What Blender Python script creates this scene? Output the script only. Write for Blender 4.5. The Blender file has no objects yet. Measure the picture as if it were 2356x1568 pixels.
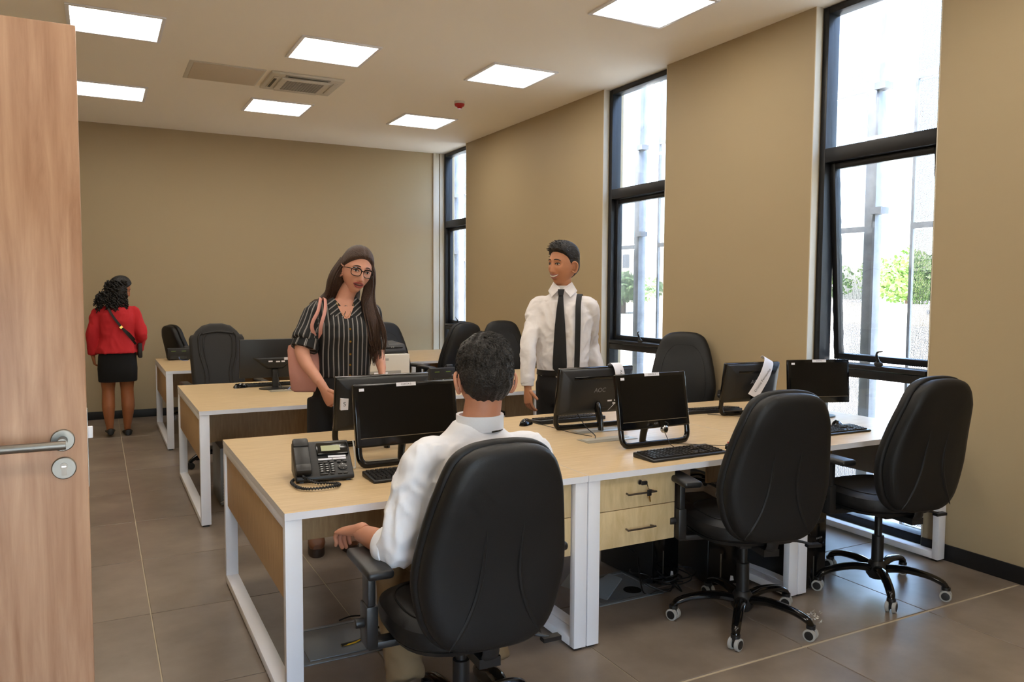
import bpy, bmesh, math, random
from mathutils import Vector, Matrix
random.seed(7)
PI = math.pi
scene = bpy.context.scene
COL = scene.collection

# ---------------------------------------------------------------- camera
def add_camera():
    yaw, pitch, roll, h = .4852, .0643, .0053, 1.478
    cy, sy, cp, sp = math.cos(yaw), math.sin(yaw), math.cos(pitch), math.sin(pitch)
    d = Vector((sy*cp, cy*cp, -sp)); r = Vector((cy, -sy, 0)); u = r.cross(d)
    c, s = math.cos(roll), math.sin(roll)
    r, u = c*r + s*u, -s*r + c*u
    cam = bpy.data.cameras.new('camera'); o = bpy.data.objects.new('camera', cam); COL.objects.link(o)
    cam.sensor_width = 36; cam.lens = 36*1811.83/2356; cam.clip_start = .02; cam.clip_end = 500
    m = Matrix.Identity(4)
    for i in range(3): m[i][0], m[i][1], m[i][2] = r[i], u[i], -d[i]
    m.translation = (0, 0, h); o.matrix_world = m
    scene.camera = o
add_camera()

# ---------------------------------------------------------------- world, sun, exposure
scene.view_settings.view_transform = 'Standard'
scene.view_settings.look = 'None'
scene.view_settings.gamma = 1
scene.view_settings.use_curve_mapping = False
scene.view_settings.exposure = 0.6
scene.cycles.use_denoising = True
scene.cycles.max_bounces = 7
scene.cycles.use_adaptive_sampling = True
scene.cycles.adaptive_threshold = .04
scene.cycles.diffuse_bounces = 4
scene.cycles.transparent_max_bounces = 24
scene.cycles.sample_clamp_indirect = 8
SKY_STRENGTH = 2.7
SUN_STRENGTH = 9.0
PANEL_STRENGTH = 9.0
PANEL_COLOR = (1.0, .93, .82)
w = bpy.data.worlds.new('sky'); scene.world = w; w.use_nodes = True
nt = w.node_tree; bg = nt.nodes['Background']
sk = nt.nodes.new('ShaderNodeTexSky'); sk.sky_type = 'NISHITA'; sk.sun_disc = False
sk.sun_elevation = math.radians(58); sk.sun_rotation = math.radians(250); sk.air_density = 1.0; sk.dust_density = 2.5
nt.links.new(sk.outputs[0], bg.inputs[0]); bg.inputs[1].default_value = SKY_STRENGTH
sun = bpy.data.lights.new('sun', 'SUN'); sun.energy = SUN_STRENGTH; sun.angle = .01; sun.color = (1, .96, .9)
so = bpy.data.objects.new('sun', sun); COL.objects.link(so)
so.rotation_euler = Vector((.42, .18, -.88)).to_track_quat('-Z', 'Y').to_euler()

# ---------------------------------------------------------------- helpers
def lin(c):
    return tuple((v/12.92 if v <= .04045 else ((v+.055)/1.055)**2.4) for v in c)
def rgb(r, g, b): return lin((r/255, g/255, b/255))

MATS = {}
def mat(name, col=(.5, .5, .5), rough=.5, metal=0, spec=.5, bump=0, bscale=40, bstretch=(1, 1, 1), var=0, vscale=6, coat=0, emit=0, vstretch=None):
    if name in MATS: return MATS[name]
    m = bpy.data.materials.new(name); m.use_nodes = True; MATS[name] = m
    n = m.node_tree.nodes; L = m.node_tree.links; b = n['Principled BSDF']
    b.inputs['Base Color'].default_value = (*col, 1); b.inputs['Roughness'].default_value = rough
    b.inputs['Metallic'].default_value = metal; b.inputs['Specular IOR Level'].default_value = spec
    if coat: b.inputs['Coat Weight'].default_value = coat; b.inputs['Coat Roughness'].default_value = .1
    if emit:
        b.inputs['Emission Color'].default_value = (*col, 1); b.inputs['Emission Strength'].default_value = emit
    tc = None
    if bump or var: tc = n.new('ShaderNodeTexCoord')
    if bump:
        mp = n.new('ShaderNodeMapping'); mp.inputs['Scale'].default_value = bstretch
        nz = n.new('ShaderNodeTexNoise'); nz.inputs['Scale'].default_value = bscale; nz.inputs['Detail'].default_value = 4
        bp = n.new('ShaderNodeBump'); bp.inputs['Strength'].default_value = bump; bp.inputs['Distance'].default_value = .01
        L.new(tc.outputs['Object'], mp.inputs[0]); L.new(mp.outputs[0], nz.inputs['Vector'])
        L.new(nz.outputs['Fac'], bp.inputs['Height']); L.new(bp.outputs[0], b.inputs['Normal'])
    if var:
        mp2 = n.new('ShaderNodeMapping'); mp2.inputs['Scale'].default_value = vstretch or (1, 1, 1)
        nz2 = n.new('ShaderNodeTexNoise'); nz2.inputs['Scale'].default_value = vscale; nz2.inputs['Detail'].default_value = 6
        mr = n.new('ShaderNodeMapRange'); mr.inputs['From Min'].default_value = .3; mr.inputs['From Max'].default_value = .7
        mr.inputs['To Min'].default_value = 1-var; mr.inputs['To Max'].default_value = 1+var
        mx = n.new('ShaderNodeMix'); mx.data_type = 'RGBA'; mx.blend_type = 'MULTIPLY'; mx.inputs[0].default_value = 1
        mx.inputs[6].default_value = (*col, 1)
        L.new(tc.outputs['Object'], mp2.inputs[0]); L.new(mp2.outputs[0], nz2.inputs['Vector'])
        L.new(nz2.outputs['Fac'], mr.inputs[0]); L.new(mr.outputs[0], mx.inputs[7]); L.new(mx.outputs[2], b.inputs['Base Color'])
    return m

def wood(name, c1, c2, stretch, scale=9, rough=.45, detail=8, figure=.0):
    """streaky wood grain: noise stretched along the grain axis, two tones"""
    m = bpy.data.materials.new(name); m.use_nodes = True; MATS[name] = m
    n = m.node_tree.nodes; L = m.node_tree.links; b = n['Principled BSDF']
    b.inputs['Roughness'].default_value = rough; b.inputs['Specular IOR Level'].default_value = .4
    tc = n.new('ShaderNodeTexCoord'); mp = n.new('ShaderNodeMapping'); mp.inputs['Scale'].default_value = stretch
    nz = n.new('ShaderNodeTexNoise'); nz.inputs['Scale'].default_value = scale; nz.inputs['Detail'].default_value = detail
    nz.inputs['Roughness'].default_value = .62; nz.inputs['Distortion'].default_value = figure
    cr = n.new('ShaderNodeValToRGB'); cr.color_ramp.elements[0].position = .32; cr.color_ramp.elements[1].position = .7
    cr.color_ramp.elements[0].color = (*c1, 1); cr.color_ramp.elements[1].color = (*c2, 1)
    L.new(tc.outputs['Object'], mp.inputs[0]); L.new(mp.outputs[0], nz.inputs['Vector'])
    L.new(nz.outputs['Fac'], cr.inputs[0]); L.new(cr.outputs[0], b.inputs['Base Color'])
    bp = n.new('ShaderNodeBump'); bp.inputs['Strength'].default_value = .05; bp.inputs['Distance'].default_value = .003
    L.new(nz.outputs['Fac'], bp.inputs['Height']); L.new(bp.outputs[0], b.inputs['Normal'])
    return m

def catmull(P, k=6):
    P = [Vector(p) for p in P]
    if len(P) < 3 or k <= 1: return P
    out = []
    for i in range(len(P)-1):
        p0 = P[i-1] if i else P[0]*2-P[1]; p1, p2 = P[i], P[i+1]; p3 = P[i+2] if i+2 < len(P) else P[-1]*2-P[-2]
        for j in range(k):
            t = j/k
            out.append(.5*((2*p1)+(p2-p0)*t+(2*p0-5*p1+4*p2-p3)*t*t+(3*p1-p0-3*p2+p3)*t**3))
    out.append(P[-1]); return out
def interp(vals, k):
    if not isinstance(vals, (list, tuple)): return vals
    out = []
    for i in range(len(vals)-1):
        for j in range(k): out.append(vals[i]+(vals[i+1]-vals[i])*j/k)
    out.append(vals[-1]); return out

class G:
    """collects geometry for one mesh object"""
    def __init__(s): s.v = []; s.f = []; s.mi = []
    def add(s, V, F, m=0, M=None):
        o = len(s.v)
        s.v += [tuple(M @ Vector(p)) if M else tuple(p) for p in V]
        s.f += [tuple(i+o for i in q) for q in F]; s.mi += [m]*len(F); return s
    def box(s, x0, x1, y0, y1, z0, z1, m=0, M=None):
        V = [(x, y, z) for z in (z0, z1) for y in (y0, y1) for x in (x0, x1)]
        return s.add(V, [(0, 2, 3, 1), (4, 5, 7, 6), (0, 1, 5, 4), (2, 6, 7, 3), (0, 4, 6, 2), (1, 3, 7, 5)], m, M)
    def cbox(s, c, d, m=0, M=None):
        return s.box(c[0]-d[0]/2, c[0]+d[0]/2, c[1]-d[1]/2, c[1]+d[1]/2, c[2]-d[2]/2, c[2]+d[2]/2, m, M)
    def rings(s, R, m=0, cap=True, M=None, closed=False):
        n = len(R[0]); V = [p for r in R for p in r]; F = []
        K = len(R)
        for i in range(K if closed else K-1):
            a, b = i*n, ((i+1) % K)*n
            for j in range(n): F.append((a+j, a+(j+1) % n, b+(j+1) % n, b+j))
        if cap and not closed:
            F.append(tuple(range(n-1, -1, -1))); F.append(tuple((K-1)*n+j for j in range(n)))
        return s.add(V, F, m, M)
    def tube(s, P, r, n=8, k=4, m=0, M=None, round_ends=False, flat=None, closed=False, up=None):
        """sweep along points; r radius or list; flat=(a,b) multiplies the two cross axes"""
        nP = len(P)
        Q = catmull(P, k); rr = interp(r, k) if k > 1 and nP >= 3 else r
        rr = rr if isinstance(rr, (list, tuple)) else [rr]*len(Q)
        T = [((Q[min(i+1, len(Q)-1)]-Q[max(i-1, 0)]).normalized()) for i in range(len(Q))]
        a = Vector(up) if up else (Vector((0, 0, 1)) if abs(T[0].z) < .9 else Vector((1, 0, 0)))
        R = []; fa, fb = flat or (1, 1)
        nrm = (a-T[0]*a.dot(T[0])).normalized()
        fr = []
        for t in T:
            q = nrm-t*nrm.dot(t)
            if q.length > 1e-5: nrm = q.normalized()
            fr.append((nrm.copy(), t.cross(nrm)))
        def ring(c, i, sc):
            x, y = fr[i]
            return [c+(x*math.cos(2*PI*j/n)*fa+y*math.sin(2*PI*j/n)*fb)*rr[i]*sc for j in range(n)]
        if round_ends:
            for q in (.25, .7): 
                R.append(ring(Q[0]-T[0]*rr[0]*math.cos(q*PI/2)*.999, 0, math.sin(q*PI/2)))
        for i in range(len(Q)): R.append(ring(Q[i], i, 1))
        if round_ends:
            for q in (.7, .25): R.append(ring(Q[-1]+T[-1]*rr[-1]*math.cos(q*PI/2), len(Q)-1, math.sin(q*PI/2)))
        return s.rings(R, m, True, M)
    def lathe(s, prof, n=24, m=0, M=None):
        """prof: (radius, z) list, around z"""
        R = [[(max(r, 1e-4)*math.cos(2*PI*j/n), max(r, 1e-4)*math.sin(2*PI*j/n), z) for j in range(n)] for r, z in prof]
        return s.rings(R, m, True, M)
    def loft(s, rows, n=28, m=0, M=None, power=2.0):
        """rows: (cx,cy,z,rx,ry) horizontal super-ellipses"""
        R = []
        for cx, cy, z, rx, ry in rows:
            R.append([(cx+rx*math.copysign(abs(math.cos(t))**(2/power), math.cos(t)), cy+ry*math.copysign(abs(math.sin(t))**(2/power), math.sin(t)), z) for t in [2*PI*j/n for j in range(n)]])
        return s.rings(R, m, True, M)
    def ell(s, c, r, m=0, n=16, k=10, M=None):
        prof = [(math.sin(PI*i/k), -math.cos(PI*i/k)) for i in range(k+1)]
        R = [[(c[0]+max(q, 1e-3)*math.cos(2*PI*j/n)*r[0], c[1]+max(q, 1e-3)*math.sin(2*PI*j/n)*r[1], c[2]+z*r[2]) for j in range(n)] for q, z in prof]
        return s.rings(R, m, True, M)
    def prism(s, pts, d, m=0, M=None):
        """pts: list of 3D points (planar), extruded by vector d"""
        d = Vector(d); P = [Vector(p) for p in pts]; n = len(P)
        V = P+[p+d for p in P]
        F = [tuple(range(n-1, -1, -1)), tuple(range(n, 2*n))]+[(i, (i+1) % n, n+(i+1) % n, n+i) for i in range(n)]
        return s.add(V, F, m, M)
    def mesh(s, name, mats, bevel=0, seg=2, smooth=True, ang=38):
        me = bpy.data.meshes.new(name); me.from_pydata(s.v, [], s.f)
        for mm in (mats if isinstance(mats, (list, tuple)) else [mats]): me.materials.append(mm)
        me.polygons.foreach_set('material_index', s.mi)
        bm = bmesh.new(); bm.from_mesh(me)
        bmesh.ops.recalc_face_normals(bm, faces=bm.faces)
        if bevel: bmesh.ops.bevel(bm, geom=[e for e in bm.edges if e.is_manifold and e.calc_face_angle(0) > .5], offset=bevel, segments=seg, affect='EDGES', profile=.5, clamp_overlap=True)
        bm.to_mesh(me); bm.free()
        if smooth:
            me.polygons.foreach_set('use_smooth', [True]*len(me.polygons)); me.set_sharp_from_angle(angle=math.radians(ang))
        me.update(); return me
    def build(s, name, mats, parent=None, bevel=0, seg=2, smooth=True, ang=38, loc=None, rot=None):
        return link(name, s.mesh(name, mats, bevel, seg, smooth, ang), parent, loc, rot)

def link(name, me, parent=None, loc=None, rot=None):
    o = bpy.data.objects.new(name, me); COL.objects.link(o)
    if parent: o.parent = parent
    if loc is not None: o.location = loc
    if rot is not None: o.rotation_euler = rot
    return o
def thing(name, label, cat, loc=(0, 0, 0), rz=0, group=None):
    o = bpy.data.objects.new(name, None); COL.objects.link(o); o.empty_display_size = .1
    o.location = loc; o.rotation_euler = (0, 0, rz); o['label'] = label; o['category'] = cat
    if group: o['group'] = group
    return o
def tag(o, label, cat, group=None):
    o['label'] = label; o['category'] = cat
    if group: o['group'] = group
    return o
def structure(o, label=None):
    o['kind'] = 'structure'
    if label: o['label'] = label
    return o
def dup(root, loc, rz, label):
    def cp(o, par):
        c = o.copy(); COL.objects.link(c); c.parent = par
        for ch in list(o.children): cp(ch, c)
        return c
    r = cp(root, None); r.location = loc; r.rotation_euler = (0, 0, rz); r['label'] = label
    return r
def text(name, s, size, m, parent, loc, rot, depth=.0003, align='CENTER', shear=0):
    cu = bpy.data.curves.new(name, 'FONT'); cu.body = s; cu.size = size; cu.extrude = depth; cu.align_x = align; cu.align_y = 'CENTER'; cu.shear = shear
    t = bpy.data.objects.new(name, cu); COL.objects.link(t)
    dg = bpy.context.evaluated_depsgraph_get(); me = bpy.data.meshes.new_from_object(t.evaluated_get(dg))
    bpy.data.objects.remove(t); me.materials.clear(); me.materials.append(m)
    return link(name, me, parent, loc, rot)
def fuse(g, voxel, smooth=6, factor=.5):
    """union of overlapping closed shells into one continuous surface -> (verts, faces)"""
    me = bpy.data.meshes.new('tmp'); me.from_pydata(g.v, [], g.f)
    bm = bmesh.new(); bm.from_mesh(me); bmesh.ops.recalc_face_normals(bm, faces=bm.faces); bm.to_mesh(me); bm.free()
    o = bpy.data.objects.new('tmp', me); COL.objects.link(o)
    r = o.modifiers.new('r', 'REMESH'); r.mode = 'VOXEL'; r.voxel_size = voxel; r.adaptivity = 0
    if smooth: q = o.modifiers.new('s', 'SMOOTH'); q.iterations = smooth; q.factor = factor
    dg = bpy.context.evaluated_depsgraph_get(); e = bpy.data.meshes.new_from_object(o.evaluated_get(dg))
    V = [tuple(v.co) for v in e.vertices]; F = [tuple(p.vertices) for p in e.polygons]
    bpy.data.objects.remove(o); bpy.data.meshes.remove(me); bpy.data.meshes.remove(e)
    return V, F
def fused(g, voxel, smooth=6, factor=.5):
    V, F = fuse(g, voxel, smooth, factor); return G().add(V, F)
def wrinkle(o, amp, sc, zs=1.0, seed=0, mask=None):
    """cloth folds: push the surface in and out along its normals with ridged noise"""
    from mathutils import noise
    me = o.data; N = [v.normal.copy() for v in me.vertices]; C = [v.co.copy() for v in me.vertices]
    for v, n_, c in zip(me.vertices, N, C):
        q = Vector((c.x*sc+seed, c.y*sc, c.z*sc*zs)); q += noise.noise_vector(q*.6)*.7
        r = 1-abs(noise.noise(q))*2.2; r2 = 1-abs(noise.noise(q*2.1+Vector((5, 3, 1))))*2
        v.co = c+n_*amp*(mask(c) if mask else 1)*(r+.35*r2-.6)
    me.update(); return o
def table(T, x):
    for (a, u), (b, v) in zip(T, T[1:]):
        if x <= b: return u+(v-u)*max(0, (x-a))/(b-a)
    return T[-1][1]
def RZ(a): return Matrix.Rotation(a, 4, 'Z')
def RX(a): return Matrix.Rotation(a, 4, 'X')
def RY(a): return Matrix.Rotation(a, 4, 'Y')
def TR(x, y, z): return Matrix.Translation((x, y, z))
def sstep(a, b, x):
    t = min(1, max(0, (x-a)/(b-a))); return t*t*(3-2*t)
# ---------------------------------------------------------------- materials
M_wall = mat('wall_paint', rgb(169, 151, 120), .55, bump=.03, bscale=220, spec=.3)
M_reveal = mat('reveal_paint', rgb(205, 196, 178), .6)
M_ceil = mat('ceiling_paint', rgb(247, 240, 228), .8)
M_black = mat('black_aluminium', rgb(24, 25, 28), .38, spec=.4)
M_skirt = mat('black_skirting', rgb(22, 22, 24), .5)
M_white = mat('white_powder_coat', rgb(232, 232, 236), .4)
M_plastic = mat('black_plastic', rgb(25, 25, 26), .42, bump=.05, bscale=600)
M_gloss = mat('glossy_black_plastic', rgb(12, 12, 13), .13)
M_leather = mat('black_leather', rgb(20, 20, 21), .5, bump=.10, bscale=420, spec=.4)
M_fabric = mat('charcoal_fabric', rgb(42, 40, 38), .75, bump=.15, bscale=700)
M_screen = mat('dark_screen', rgb(9, 9, 10), .22, spec=.35)
M_steel = mat('brushed_steel', rgb(140, 137, 131), .42, metal=1, bump=.04, bscale=300, bstretch=(1, 12, 12))
M_nickel = mat('dull_nickel', rgb(120, 114, 108), .35, metal=1)
M_chrome = mat('chrome', rgb(200, 200, 200), .12, metal=1)
M_gold = mat('brass', rgb(200, 160, 80), .25, metal=1)
M_greyrub = mat('grey_rubber', rgb(160, 158, 152), .6)
M_paper = mat('white_paper', rgb(232, 230, 236), .8)
M_ink = mat('dark_ink', rgb(70, 70, 75), .8)
M_logo = mat('grey_logo', rgb(120, 120, 122), .4)
M_offwhite = mat('printer_plastic', rgb(206, 200, 188), .5)
M_offgrey = mat('printer_grey', rgb(150, 146, 138), .5)
M_cable = mat('black_cable', rgb(18, 18, 19), .45)
M_yellow = mat('yellow_cable', rgb(206, 160, 30), .45)
M_blue = mat('blue_cable', rgb(110, 130, 185), .45)
M_wcable = mat('white_cable', rgb(210, 205, 195), .5)
M_concrete = mat('pale_ground', rgb(190, 182, 165), .9, var=.15, vscale=1.5)
M_galv = mat('galvanised_steel', rgb(104, 107, 112), .55, metal=.3, var=.2, vscale=9)
M_boxlid = mat('floor_box_metal', rgb(122, 126, 128), .45, metal=.2)
M_grout = mat('grout', rgb(190, 176, 152), .9)
M_lcd = mat('lcd', rgb(158, 160, 120), .3)
M_btn = mat('phone_buttons', rgb(30, 28, 27), .35)
M_mark = mat('white_marking', rgb(215, 215, 215), .6)
M_green = mat('green_plastic', rgb(20, 120, 70), .4)
M_red = mat('red_plastic', rgb(165, 22, 22), .3)
M_desk = wood('maple_laminate', rgb(194, 165, 122), rgb(212, 186, 145), (.9, 9, 9), 7, .38)
M_desk_end = wood('maple_panel', rgb(176, 142, 100), rgb(200, 166, 122), (9, 9, .9), 8, .5)
M_drawer = wood('drawer_wood', rgb(196, 170, 124), rgb(222, 198, 154), (4, 4, .8), 6, .4, figure=.8)
M_door = wood('door_veneer', rgb(166, 122, 92), rgb(204, 164, 132), (7, 7, .5), 4, .4, figure=.4)
M_panel = bpy.data.materials.new('lit_diffuser'); M_panel.use_nodes = True
_b = M_panel.node_tree.nodes['Principled BSDF']; _b.inputs['Base Color'].default_value = (.9, .9, .9, 1)
_b.inputs['Emission Color'].default_value = (*PANEL_COLOR, 1); _b.inputs['Emission Strength'].default_value = PANEL_STRENGTH

def glass_mat():
    m = bpy.data.materials.new('window_glass'); m.use_nodes = True; n = m.node_tree.nodes; L = m.node_tree.links; n.clear()
    o = n.new('ShaderNodeOutputMaterial'); t = n.new('ShaderNodeBsdfTransparent'); t.inputs[0].default_value = (.93, .96, .97, 1)
    g = n.new('ShaderNodeBsdfGlossy'); g.inputs['Roughness'].default_value = .01
    lw = n.new('ShaderNodeLayerWeight'); lw.inputs[0].default_value = .5; pw = n.new('ShaderNodeMath'); pw.operation = 'POWER'; pw.inputs[1].default_value = 4
    f = n.new('ShaderNodeMath'); f.operation = 'MULTIPLY_ADD'; f.inputs[1].default_value = .35; f.inputs[2].default_value = .03; x = n.new('ShaderNodeMixShader')
    L.new(lw.outputs['Facing'], pw.inputs[0]); L.new(pw.outputs[0], f.inputs[0]); L.new(f.outputs[0], x.inputs[0]); L.new(t.outputs[0], x.inputs[1]); L.new(g.outputs[0], x.inputs[2]); L.new(x.outputs[0], o.inputs[0]); return m
M_glass = glass_mat()

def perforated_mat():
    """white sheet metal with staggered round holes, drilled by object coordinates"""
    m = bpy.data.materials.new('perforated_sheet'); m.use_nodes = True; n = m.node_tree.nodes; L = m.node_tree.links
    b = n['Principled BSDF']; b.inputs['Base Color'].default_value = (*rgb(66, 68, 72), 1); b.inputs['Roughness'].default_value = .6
    out = n['Material Output']; tc = n.new('ShaderNodeTexCoord'); sp = n.new('ShaderNodeSeparateXYZ'); L.new(tc.outputs['Object'], sp.inputs[0])
    def mth(op, a, b_=None, c=None):
        q = n.new('ShaderNodeMath'); q.operation = op
        for i, v in enumerate((a, b_, c)):
            if v is None: continue
            if isinstance(v, (int, float)): q.inputs[i].default_value = v
            else: L.new(v, q.inputs[i])
        return q.outputs[0]
    p = .0105
    def dots(oy, oz):
        y = mth('SUBTRACT', mth('FRACT', mth('ADD', mth('DIVIDE', sp.outputs[1], p*1.732), oy)), .5)
        z = mth('SUBTRACT', mth('FRACT', mth('ADD', mth('DIVIDE', sp.outputs[2], p), oz)), .5)
        y = mth('MULTIPLY', y, 1.732)
        return mth('LESS_THAN', mth('ADD', mth('MULTIPLY', y, y), mth('MULTIPLY', z, z)), .36**2)
    hole = mth('MAXIMUM', dots(0, 0), dots(.5, .5))
    tr = n.new('ShaderNodeBsdfTransparent'); x = n.new('ShaderNodeMixShader')
    L.new(hole, x.inputs[0]); L.new(b.outputs[0], x.inputs[1]); L.new(tr.outputs[0], x.inputs[2]); L.new(x.outputs[0], out.inputs[0]); return m
M_perf = perforated_mat()

def tile_mat():
    m = bpy.data.materials.new('porcelain_tile'); m.use_nodes = True; n = m.node_tree.nodes; L = m.node_tree.links; b = n['Principled BSDF']
    tc = n.new('ShaderNodeTexCoord'); oi = n.new('ShaderNodeObjectInfo'); ad = n.new('ShaderNodeVectorMath'); ad.operation = 'ADD'
    mu = n.new('ShaderNodeMath'); mu.operation = 'MULTIPLY'; mu.inputs[1].default_value = 37
    L.new(oi.outputs['Random'], mu.inputs[0]); L.new(tc.outputs['Object'], ad.inputs[0]); L.new(mu.outputs[0], ad.inputs[1])
    nz = n.new('ShaderNodeTexNoise'); nz.inputs['Scale'].default_value = 3.2; nz.inputs['Detail'].default_value = 7; nz.inputs['Roughness'].default_value = .6
    L.new(ad.outputs[0], nz.inputs['Vector'])
    cr = n.new('ShaderNodeValToRGB'); e = cr.color_ramp.elements; e[0].position = .3; e[1].position = .72
    e[0].color = (*rgb(114, 102, 91), 1); e[1].color = (*rgb(145, 131, 117), 1)
    L.new(nz.outputs['Fac'], cr.inputs[0]); L.new(cr.outputs[0], b.inputs['Base Color'])
    b.inputs['Roughness'].default_value = .34; b.inputs['Specular IOR Level'].default_value = .45; return m
M_tile = tile_mat()

# ---------------------------------------------------------------- room shell
XL, XR, YF, YB, HC = -.92, 4.127, -1.1, 9.95, 3.30
WT = .22
WIN = [(2.805, 3.67), (5.16, 6.06), (9.075, 9.93)]
fl = structure(G().box(XL-.1, XR+WT, YF-.1, YB+.1, -.12, -.004).build('floor', M_grout, smooth=False), 'grey porcelain tile floor with pale grout lines')
TS, gx, gy, gap = .8, .183, 3.8597, .0027
tile_cache = {}
for i in range(-2, 5):
    for j in range(-7, 8):
        x0, x1 = gx+i*TS+gap, gx+(i+1)*TS-gap; y0, y1 = gy+j*TS+gap, gy+(j+1)*TS-gap
        if j == -2: y0 += .006
        if j == -3: y1 -= .004
        x0, x1, y0, y1 = max(x0, XL), min(x1, XR), max(y0, YF), min(y1, YB)
        if x1-x0 < .02 or y1-y0 < .02: continue
        key = (round(x1-x0, 3), round(y1-y0, 3))
        if key not in tile_cache:
            tile_cache[key] = G().box(0, x1-x0, 0, y1-y0, -.008, 0).mesh('tile', M_tile, bevel=.0012, seg=1, smooth=False)
        link('tile', tile_cache[key], fl, (x0, y0, 0))
structure(G().box(XL-.1, XR+WT, YF-.1, YB+.1, HC, HC+.2).build('ceiling', M_ceil, smooth=False), 'plain beige plasterboard ceiling')
structure(G().box(XL-.1, XR+WT, YB, YB+.2, 0, HC).build('wall_back', M_wall, smooth=False), 'plain khaki beige back wall')
structure(G().box(XL-.1, XL, YF, YB, 0, HC).build('wall_left', M_wall, smooth=False))
FX0, FX1, FZ = -.30, .70, 2.05        # added glazed opening, unseen, lets in daylight fill from behind the camera
structure(G().box(XL-.1, FX0, YF-.1, YF, 0, HC).box(FX1, XR+WT, YF-.1, YF, 0, HC).box(FX0, FX1, YF-.1, YF, FZ, HC).build('wall_front', M_wall, smooth=False))
gw = bpy.data.objects.new('window_4', None); COL.objects.link(gw); gw['kind'] = 'structure'; gw['label'] = 'added unseen glazed opening for fill light behind the camera'
nb = 2; bw = (FX1-FX0)/nb
for i in range(nb+1): G().box(FX0+i*bw-(.025 if 0 < i < nb else (0 if i == 0 else .05)), FX0+i*bw+(.025 if 0 < i < nb else (.05 if i == 0 else 0)), YF-.08, YF-.02, 0, FZ).build('mullion', M_black, gw)
for z0, z1 in ((0, .05), (FZ-.05, FZ)): G().box(FX0, FX1, YF-.08, YF-.02, z0, z1).build('frame_rail', M_black, gw)
for i in range(nb): G().box(FX0+i*bw+.025, FX0+(i+1)*bw-.025, YF-.052, YF-.046, .05, FZ-.05).build('pane', M_glass, gw, smooth=False)
g = G(); edges = [YF]+[v for ab in WIN for v in ab]+[YB]
for a, b in zip(edges[::2], edges[1::2]):
    if b-a < .03: continue
    g.box(XR, XR+WT, a, b, 0, HC)
structure(g.build('wall_right', M_wall, smooth=False), 'khaki beige wall with three tall window openings')
k = 1
for a, b in zip(edges[::2], edges[1::2]):
    if b-a < .03: continue
    structure(G().box(XR-.012, XR, a, b, 0, .09).build('baseboard_right', M_skirt, bevel=.003), 'black skirting along the window wall')
structure(G().box(XL, XR-.012, YB-.012, YB, 0, .09).build('baseboard_back', M_skirt, bevel=.003), 'black skirting along the back wall')
for n_, (a, b) in enumerate(WIN):       # pale painted reveals
    g = G()
    g.box(XR-.002, XR+.055, b-.006, b+.0005, 0, HC).box(XR-.002, XR+.055, a-.0005, a+.006, 0, HC)
    structure(g.build('trim_%d' % (n_+1), M_reveal, smooth=False), 'pale window reveal')
structure(G().box(XR-.095, XR-.012, YB-.02, YB-.0005, 0, HC).build('trim_4', M_reveal, bevel=.003), 'pale vertical cover strip beside the far window')

# ---------------------------------------------------------------- windows
def window(idx, y0, y1, tilt):
    w = bpy.data.objects.new('window_%d' % idx, None); COL.objects.link(w); w['kind'] = 'structure'
    w['label'] = ['tall black window with the middle sash propped open, nearest', 'tall black window behind the man in white shirt', 'tall black window in the far corner'][idx-1]
    w.location = (XR+.06, y0+.007, 0); W = y1-y0-.014
    xa, xb = 0, .10; zt1, zt0, zl1, zl0 = 2.40, 2.31, 1.035, .945
    fw = .045
    for nm, bx in (('frame_jamb', (xa, xb, 0, fw, .02, HC-.005)), ('frame_jamb', (xa, xb, W-fw, W, .02, HC-.005)),
                   ('frame_head', (xa, xb, fw, W-fw, HC-.05, HC-.005)), ('frame_sill', (xa, xb, fw, W-fw, .02, .075)),
                   ('transom', (xa, xb, fw, W-fw, zt0, zt1)), ('transom', (xa, xb, fw, W-fw, zl0, zl0+.05)), ('sill_rail', (xa-.012, xb, fw, W-fw, zl0+.056, zl1-.006))):
        G().box(*bx).build(nm, M_black, w, bevel=.004)
    for z0, z1 in ((zt1, HC-.05), (.075, zl0)):
        G().box(.05, .056, fw, W-fw, z0, z1).build('pane', M_glass, w, smooth=False)
    # opening sash hung from its top rail
    H = zt0-zl1; sf = .04
    g = G()
    for bx in ((0, .05, 0, sf, -H, 0), (0, .05, W-2*fw-sf, W-2*fw, -H, 0), (0, .05, sf, W-2*fw-sf, -sf, 0), (0, .05, sf, W-2*fw-sf, -H, -H+sf)): g.box(*bx)
    s = g.build('sash', M_black, w, bevel=.003, loc=(.045, fw, zt0-.003), rot=(0, -tilt, 0))
    G().box(.02, .026, sf, W-2*fw-sf, -H+sf, -sf).build('pane', M_glass, s, smooth=False)
    hg = G().ell((0, 0, 0), (.016, .03, .018)).tube([(0, 0, .005), (-.02, .0, .05), (-.05, -.03, .075), (-.075, -.08, .085)], [.011, .008, .006, .004], 8, 5, flat=(1, 1))
    hg.build('latch_handle', M_black, w, loc=(-.004, W*.42, zl1+.008))
for i, (a, b) in enumerate(WIN): window(i+1, a, b, [.075, 0, 0][i])

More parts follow.
